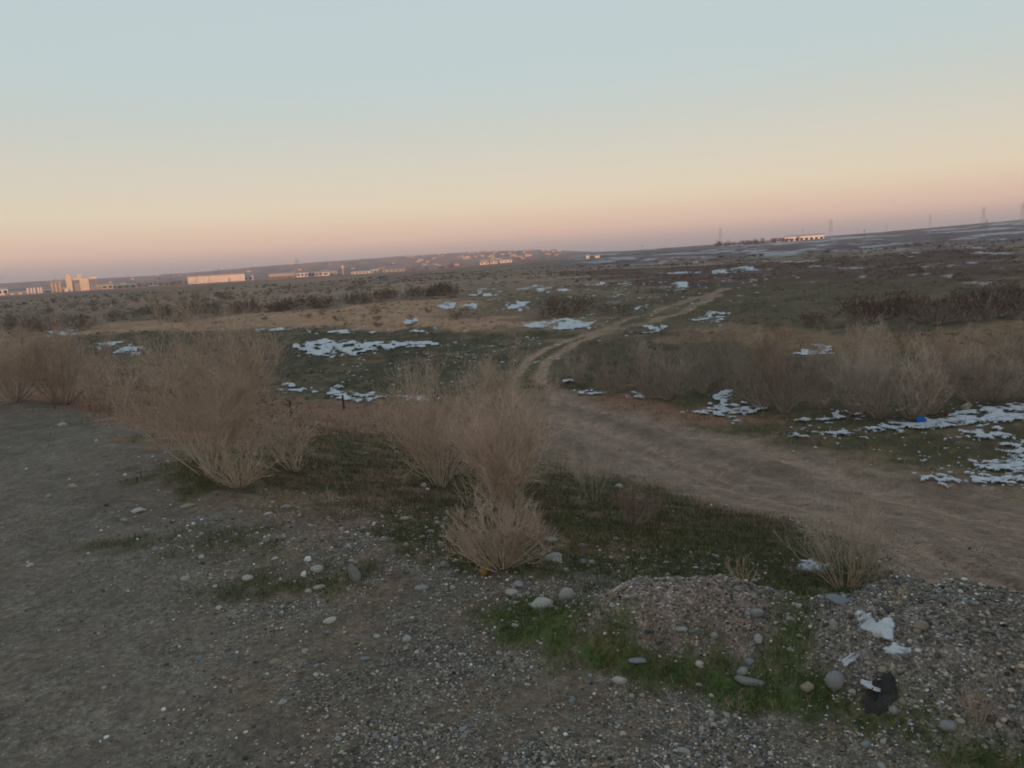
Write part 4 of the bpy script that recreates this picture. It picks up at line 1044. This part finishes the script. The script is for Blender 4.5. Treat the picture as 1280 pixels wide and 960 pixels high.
rg = np.random.default_rng(44)
TRW = np.maximum(line([(646, 468), (670, 448), (694, 436), (732, 420), (766, 409), (812, 398), (858, 382), (902, 364)], .035, 30), 0)
Wl = INVIEW * (GR > 24) * (GR < 420) * (1 - TRK) * (1 - TRW) * sst(.46, .60, nlp(22, 120, 4)) * (1 - .8 * SNOWF)
P0_, gi, gj = sample_ground(5200, Wl); nb = 11
dist = np.linalg.norm(P0_ - CAM, axis=1); sz = dist / F_PX * rg.uniform(1.8, 4.6, len(P0_)) * np.clip(30 / dist, .55, 1.6)
P = np.repeat(P0_, nb, 0); szr = np.repeat(sz, nb); off = rg.standard_normal((len(P), 2)) * (szr * .55)[:, None]; P[:, :2] += off
pal = np.array([alb((74, 62, 52)), alb((88, 72, 58)), alb((64, 56, 46)), alb((78, 60, 52)), alb((100, 84, 66))])
cc = np.repeat(pal[rg.integers(0, 5, len(P0_))], nb, 0) * rg.uniform(.75, 1.2, (len(P), 1))
tag(blades('low_scrub', P - np.array([0, 0, .02]), szr * rg.uniform(.6, 1.3, len(P)), szr * .28, cc, 1.1, rg), 'rough low brown scrub and tussocks covering the plain', 'scrub', kind='stuff')

# ------------------------------------------------------------------ the far edge of the plain: buildings
M_wall = plain('pale_render', (.72, .64, .58), .85, .08, .15)
M_wall2 = plain('tan_render', (.50, .40, .30), .85, .12, .2)
M_wall3 = plain('grey_render', (.34, .31, .31), .85, .12, .2)
M_roof = plain('grey_sheet_roof', (.36, .33, .33), .6, .15, .2)
M_roofr = plain('red_roof', (.33, .16, .12), .7, .15, .2)
M_glass = plain('dark_window', (.04, .045, .05), .25, .1, 1)
M_steel = plain('galvanised_steel', (.30, .30, .31), .5, .1, 1)
M_wood = plain('pole_wood', lin((178, 158, 142)), .9, .2, 3)

def site(px, dist, py=None):
    """a place at a given distance in the direction of a photo pixel column; rotation faces the camera"""
    d = pix_ray([px], [330.0])[0]; a = math.atan2(d[0], d[1])
    x, y = dist * math.sin(a), dist * math.cos(a)
    return (x, y, gz(x, y)), -a, dist / F_PX * math.cos(0)

def shed(px0, px1, hpx, dist, label, cat='building', wall=None, roof=None, depth=18, gable=1.5, nwin=0, win=(.35, .7), nrib=0, name='building', base=0.0, door=False):
    pc = (px0 + px1) / 2; (x, y, z), rz, k = site(pc, dist)
    w = (px1 - px0) * k; h = hpx * k
    rt = empty(name, (x, y, z - .5 + base), rz); tag(rt, label, cat)
    d = depth
    MB().box(-w / 2, 0, 0, w / 2, d, h * .86).build('wall', wall or M_wall, rt)
    if gable: MB().gable(-w / 2, 0, w / 2, d, h * .86 + .003, h * .14 + gable, .4).build('roof', roof or M_roof, rt)
    else: MB().box(-w / 2 - .4, -.4, h * .86 + .003, w / 2 + .4, d + .4, h).build('roof', roof or M_roof, rt)
    for i in range(nwin):
        cx = -w / 2 + w * (i + .5) / nwin; ww = w / nwin * .30
        fr = MB().box(cx - ww, -.12, h * win[0], cx + ww, .05, h * win[1]).build('window', M_glass, rt)
        MB().box(cx - ww * 1.1, -.3, h * win[0] - .25, cx + ww * 1.1, -.122, h * win[0] - .003).build('sill', wall or M_wall, fr)
    for i in range(nrib):
        cx = -w / 2 + w * i / (nrib - 1)
        MB().box(cx - .35, -.5, 0, cx + .35, -.003, h * .86 - .01).build('pilaster', wall or M_wall, rt)
    if door: MB().box(w * .2, -.1, 0, w * .2 + 4, .05, h * .5).build('door', M_roof, rt)
    return rt

shed(238, 299, 9.5, 1320, 'long pale warehouse with a ribbed front lit by the low sun', wall=M_wall, nrib=12, gable=0, door=True)
shed(302, 314, 6, 1340, 'small pale gabled building just right of the long warehouse', gable=2.5, nwin=2, door=True)
shed(336, 367, 6.5, 1380, 'two storey long building with sunlit upper floor, right of the warehouse', wall=M_wall2, nwin=12, win=(.1, .5), gable=1.2)
shed(370, 383, 6, 1330, 'pale block building right of the two storey one', wall=M_wall, gable=0, nwin=3, door=True)
shed(384, 401, 5.5, 1360, 'tan low building beside the pale block', wall=M_wall2, gable=1.5, nwin=4)
shed(402, 410, 5, 1330, 'tiny white gabled house right of the tan building', wall=M_wall, gable=3, nwin=1)
shed(439, 464, 3.5, 1400, 'long low white shed right of the tower', gable=.8, nwin=6)
shed(463, 474, 4.5, 1500, 'higher pale building behind the long low shed', wall=M_wall, gable=1, nwin=3)
shed(412, 424, 3, 1420, 'low pink lit building left of the tower', wall=M_wall2, gable=1, nwin=3)
shed(478, 505, 3, 1420, 'long low building in the middle of the far town edge', wall=M_wall2, gable=1, nwin=5)
shed(600, 611, 3.5, 1450, 'white shed left of its twin below the far hill', gable=1.2, nwin=2)
shed(613, 622, 3.5, 1460, 'white shed right of its twin below the far hill', gable=1.2, nwin=2)
shed(625, 640, 4, 1500, 'bright white building furthest right in the far town edge', gable=1.5, nwin=3)
shed(733, 737, 5, 900, 'left of two tiny white huts right of the hill', gable=1, nwin=1)
shed(744, 750, 4, 900, 'right of two tiny white huts right of the hill', gable=1, nwin=1)
shed(118, 135, 5, 1330, 'tan low shed right of the grain elevator', wall=M_wall2, roof=plain('yellow_roof', (.55, .45, .26), .7, .12, .2), gable=1.5, nwin=3)
shed(137, 163, 4, 1380, 'yellowish long roof between grain elevator and warehouse', wall=M_wall2, roof=plain('ochre_roof', (.5, .4, .24), .7, .12, .2), gable=1.5, nwin=4)
shed(184, 192, 5.5, 1500, 'isolated pinkish block halfway between elevator and warehouse', wall=M_wall, gable=0, nwin=2)
shed(196, 214, 3, 1500, 'low reddish house right of the isolated block', wall=M_wall2, roof=M_roofr, gable=1.5, nwin=3)
shed(3, 25, 3, 1350, 'low pink walled shed at the far left', wall=M_wall, gable=1, nwin=3)
shed(-8, 2, 8, 1350, 'pinkish building cut by the left edge of the frame', wall=M_wall, gable=1, nwin=2)
shed(52, 64, 3.5, 1400, 'low pinkish shed between the tanks and the elevator', wall=M_wall2, gable=1, nwin=2)
shed(984, 1026, 6.0, 1250, 'long pale building with a row of dark openings, right of centre', nwin=8, win=(.08, .5), gable=1.0)
shed(965, 982, 4, 1270, 'low brick coloured building left of the long pale one', wall=M_wall2, roof=M_roofr, gable=1.5, nwin=3)

# grain elevator
M_elev = plain('elevator_wall', (.70, .57, .43), .85, .1, .15)
(x, y, z), rz, k = site(90, 1330); rt = empty('grain_elevator', (x, y, z - .5), rz)
tag(rt, 'sunlit grain elevator with two tall towers and a conveyor bridge', 'grain elevator')
X = lambda px: (px - 90) * k
H_ = lambda v: v * k
MB().box(X(82), 0, 0, X(87.4), 8, H_(16)).build('tower', M_elev, rt)
MB().box(X(83), .5, H_(16) + .003, X(86), 6, H_(18.5)).build('tower_head', M_elev, rt)
MB().box(X(94.5), 0, 0, X(103), 10, H_(13)).build('tower', M_elev, rt)
MB().box(X(93), 1, H_(13) + .003, X(96.5), 7, H_(18)).build('tower_head', M_elev, rt)
MB().box(X(87.4) + .01, 2, H_(12), X(94.5) - .01, 6, H_(14)).build('bridge', M_elev, rt)
MB().box(X(87.4) + .01, 3, 0, X(94.4), 9, H_(9)).build('middle_bay', M_wall3, rt)
MB().box(X(103) + .01, 2, H_(12.2), X(111), 6, H_(14.6)).build('conveyor', M_elev, rt)
for q in (105, 107.5, 110): MB().box(X(q) - .5, 3, 0, X(q) + .5, 5, H_(12.2) - .01).build('leg', M_wall3, rt)
for i, q in enumerate((69, 72.5, 76)): 
    MB().cyl(X(q), 6, 0, H_(9.5), 2.4, n=14).build('silo', M_wall2, rt)
MB().box(X(67.5), 3, H_(9.5) + .003, X(78), 9, H_(11.5)).build('gallery', M_wall3, rt)
MB().box(X(79.5), -3, 0, X(83), -.5, H_(3)).build('annex', M_wall, rt)
MB().box(X(104), -2, 0, X(113), 1.8, H_(3.5)).build('annex', M_wall3, rt)
# storage tanks
tk = None
for i, q in enumerate((29.5, 34, 38, 43, 46.6)):
    (x, y, z), rz, k = site(q, 1320)
    if tk is None:
        tk = empty('storage_tank', (x, y, z - .3), rz)
        MB().cyl(0, 0, 0, 6.2 * k, 1.15 * k, n=16).build('shell', M_wall, tk)
        MB().cyl(0, 0, 6.2 * k + .003, 6.9 * k, 1.15 * k, .3, 16).build('dome', M_wall, tk)
        o = tk
    else:
        o = copy_tree(tk); o.location = (x, y, z - .3); o.rotation_euler = (0, 0, rz)
    tag(o, ['leftmost pale storage tank in the row at far left', 'second storage tank from the left in the far left row', 'middle pale storage tank of the far left row', 'fourth pale storage tank, left one of the close pair', 'rightmost pale storage tank in the far left row'][i], 'storage tank', 'row of storage tanks')
# chimney tower
(x, y, z), rz, k = site(428, 1400); rt = empty('water_tower', (x, y, z), rz); tag(rt, 'slim pinkish tower rising above the far town edge', 'tower')
MB().cyl(0, 0, 0, 9 * k, 1.0 * k, .8 * k, 12).build('shaft', M_wall2, rt); MB().cyl(0, 0, 9 * k + .003, 11 * k, 1.3 * k, 1.2 * k, 12).build('tank', M_wall, rt); MB().cyl(0, 0, 11 * k + .003, 12 * k, 1.25 * k, .1 * k, 12).build('cap', M_roof, rt)

# houses over the hillside
hp_ = empty('house', (0, 0, 0)); MB().box(-7, 0, 0, 7, 9, 6).build('wall', M_wall2, hp_); MB().gable(-7, 0, 7, 9, 6.003, 3.5, .5).build('roof', M_roofr, hp_)
w_ = MB().box(-4, -.1, 2, -2, .05, 4).build('window', M_glass, hp_); MB().box(2, -.1, 2, 4, .05, 4).build('window', M_glass, hp_)
hb = empty('house', (0, 0, 0)); MB().box(-11, 0, 0, 11, 10, 8).build('wall', M_wall2, hb); MB().box(-11.4, -.4, 8.003, 11.4, 10.4, 8.8).build('roof', M_roof, hb)
for c_ in (-7, -2.3, 2.3, 7): MB().box(c_ - 1, -.1, 4.5, c_ + 1, .05, 6.5).build('window', M_glass, hb)
rs_ = random.Random(9); first = [True, True]
for i in range(96):
    pxx = rs_.choice([rs_.uniform(500, 690), rs_.uniform(330, 690), rs_.uniform(560, 700), rs_.uniform(60, 330)]); dist = rs_.uniform(1900, 4300)
    (x, y, z), rz, k = site(pxx, dist)
    b = rs_.random() < .35; src = hb if b else hp_
    if first[b]: o = src; first[b] = False
    else: o = copy_tree(src)
    o.location = (x, y, z - 1); o.rotation_euler = (0, 0, rz + rs_.uniform(-.6, .6)); s = rs_.uniform(.6, 1.0); o.scale = (s, s, s)
    tag(o, 'flat roofed tan block among the houses on the far hillside' if b else 'small red roofed house on the far hillside', 'house', 'flat roofed blocks on the far hillside' if b else 'red roofed houses on the far hillside')

# bare trees in front of the village and along the foot of the hill
def far_tree(px, dist, hpx, lab, grp, seed, pr):
    (x, y, z), rz, k = site(px, dist); h = hpx * k
    return h, (x, y, z)
M_crown = plain('bare_crown', lin((112, 82, 74)), .9, .3, .5, None, .2)
def tree_proto(seed):
    (P, Rs), _, (T, Rt) = shrub_geo(seed, 1, .9, 9, 120, 260, .02, upright=.5, wob=.06, low=.2)
    P = P + np.array([0, 0, .0]); V, Q_ = tubes(T, Rt * 1.6); cr = new_mesh('crown', V, None, Q_); cr.materials.append(M_crown)
    V2, Q2 = tubes(P, Rs * 1.3); tr = new_mesh('trunk', V2, None, Q2); tr.materials.append(M_darkw)
    return cr, tr
TPR = [tree_proto(400 + i) for i in range(3)]
rs_ = random.Random(12)
for i in range(70):
    grp = i < 34
    px = rs_.uniform(895, 1000) if grp else rs_.uniform(5, 700); dist = rs_.uniform(1150, 1300) if grp else rs_.uniform(1420, 1640)
    (x, y, z), rz, k = site(px, dist); h = rs_.uniform(5, 9) if grp else rs_.uniform(5, 9)
    rt = empty('bare_tree', (x, y, z - .2), rs_.uniform(0, 6)); rt.scale = (h * 1.5, h * 1.5, h)
    cr, tr = TPR[i % 3]; link('trunk', tr, None, rt); link('crown', cr, None, rt)
    tag(rt, 'bare reddish tree around the low buildings right of centre' if grp else 'bare reddish tree along the foot of the far hill', 'tree', 'bare trees at the right hamlet' if grp else 'bare trees at the hill foot')

# ------------------------------------------------------------------ pylons and poles
def pylon(h):
    rt = empty('pylon', (0, 0, 0)); b, t_ = h * .10, h * .018
    m = [(-1, -1), (1, -1), (1, 1), (-1, 1)]
    for sx, sy in m: MB().bar((sx * b, sy * b, -1), (sx * t_, sy * t_, h), .10).build('leg', M_steel, rt)
    br = MB(); lv = [0, .16, .31, .45, .58, .7, .8, .9]
    for a_, c_ in zip(lv[:-1], lv[1:]):
        wa, wc = b + (t_ - b) * a_, b + (t_ - b) * c_
        for (sx, sy), (tx, ty) in zip(m, m[1:] + m[:1]):
            br.bar((sx * wa, sy * wa, a_ * h), (tx * wc, ty * wc, c_ * h), .045); br.bar((tx * wa, ty * wa, a_ * h), (sx * wc, sy * wc, c_ * h), .045)
    br.build('bracing', M_steel, rt)['kind'] = 'stuff'
    for zf, wf in ((.72, .13), (.83, .17), (.94, .12)):
        a_ = MB().bar((-wf * h, 0, zf * h), (wf * h, 0, zf * h), .09).build('crossarm', M_steel, rt)
        MB().bar((-wf * h * .97, 0, zf * h - 2), (-wf * h * .97, 0, zf * h - .2), .1).build('insulator', M_glass, a_)
        MB().bar((wf * h * .97, 0, zf * h - 2), (wf * h * .97, 0, zf * h - .2), .1).build('insulator', M_glass, a_)
    return rt
PY = None
for i, (px, top, hp2, lb) in enumerate([(901, 284, 21, 'tall lattice pylon above the bare trees right of centre'), (1003, 288, 11, 'small distant pylon above the long pale building'), (1038, 275, 20, 'tall pylon right of the long pale building'),
        (1071, 282, 9, 'small distant pylon, second right of the long pale building'), (1107, 280, 10, 'faint small pylon midway along the right ridge'), (1161, 274, 14, 'pylon standing on the right ridge line'),
        (1227, 268, 17, 'second pylon from the right edge on the ridge'), (1275, 266, 18, 'pylon at the extreme right edge on the ridge'), (371, 322, 22, 'faint pylon left of the slim tower')]):
    H0 = 34.0; dist = H0 * F_PX / hp2 * 1.0
    (x, y, z), rz, k = site(px, dist)
    if PY is None: PY = pylon(H0); o = PY
    else: o = copy_tree(PY)
    # stand it where its foot meets the ground along that bearing, sunk behind nearer rises as in the photo
    o.location = (x, y, z); o.rotation_euler = (0, 0, rz + .5); tag(o, lb, 'pylon', 'power line pylons')
PO = None
for i, (px, py, hp2, lb) in enumerate([(205, 388, 38, 'thin pale pole on the left plain below the warehouse'), (372, 372, 30, 'thin pale pole in front of the two storey building'), (649, 336, 28, 'thin pole below the right end of the far hill'), (691, 346, 30, 'thin pole right of the hill end'),
        (803, 322, 20, 'thin pole in front of the snowy rise'), (910, 318, 20, 'pole right of the tall lattice pylon'), (919, 310, 14, 'shorter pole by the bare trees right of centre'), (1080, 316, 26, 'pole on the slope below the right ridge'), (1161, 312, 20, 'pole below the ridge pylon'), (1232, 306, 26, 'pole near the right edge on the slope')]):
    p = at(px, py)[0]; dd = np.linalg.norm(p - CAM)
    h = 9.0
    if dd > 400 or dd < 60:
        d_ = 925 * h / hp2; (x, y, z), rz, k = site(px, d_); p = np.array([x, y, z])
    else: h = hp2 * dd / F_PX
    s = h / 9.0
    if PO is None:
        PO = empty('utility_pole', tuple(p)); MB().cyl(0, 0, -.6, 9, .10, .07, 8).build('pole', M_wood, PO)
        ca = MB().box(-1, -.06, 8.3, 1, .06, 8.45).build('crossarm', M_wood, PO)
        for q in (-.9, -.4, .4, .9): MB().cyl(q, 0, 8.453, 8.65, .05, .03, 6).build('insulator', M_wall, ca)
        o = PO
    else: o = copy_tree(PO)
    o.location = tuple(p); o.rotation_euler = (0, 0, .6); o.scale = (s, s, s); tag(o, lb, 'utility pole', 'utility poles on the plain')
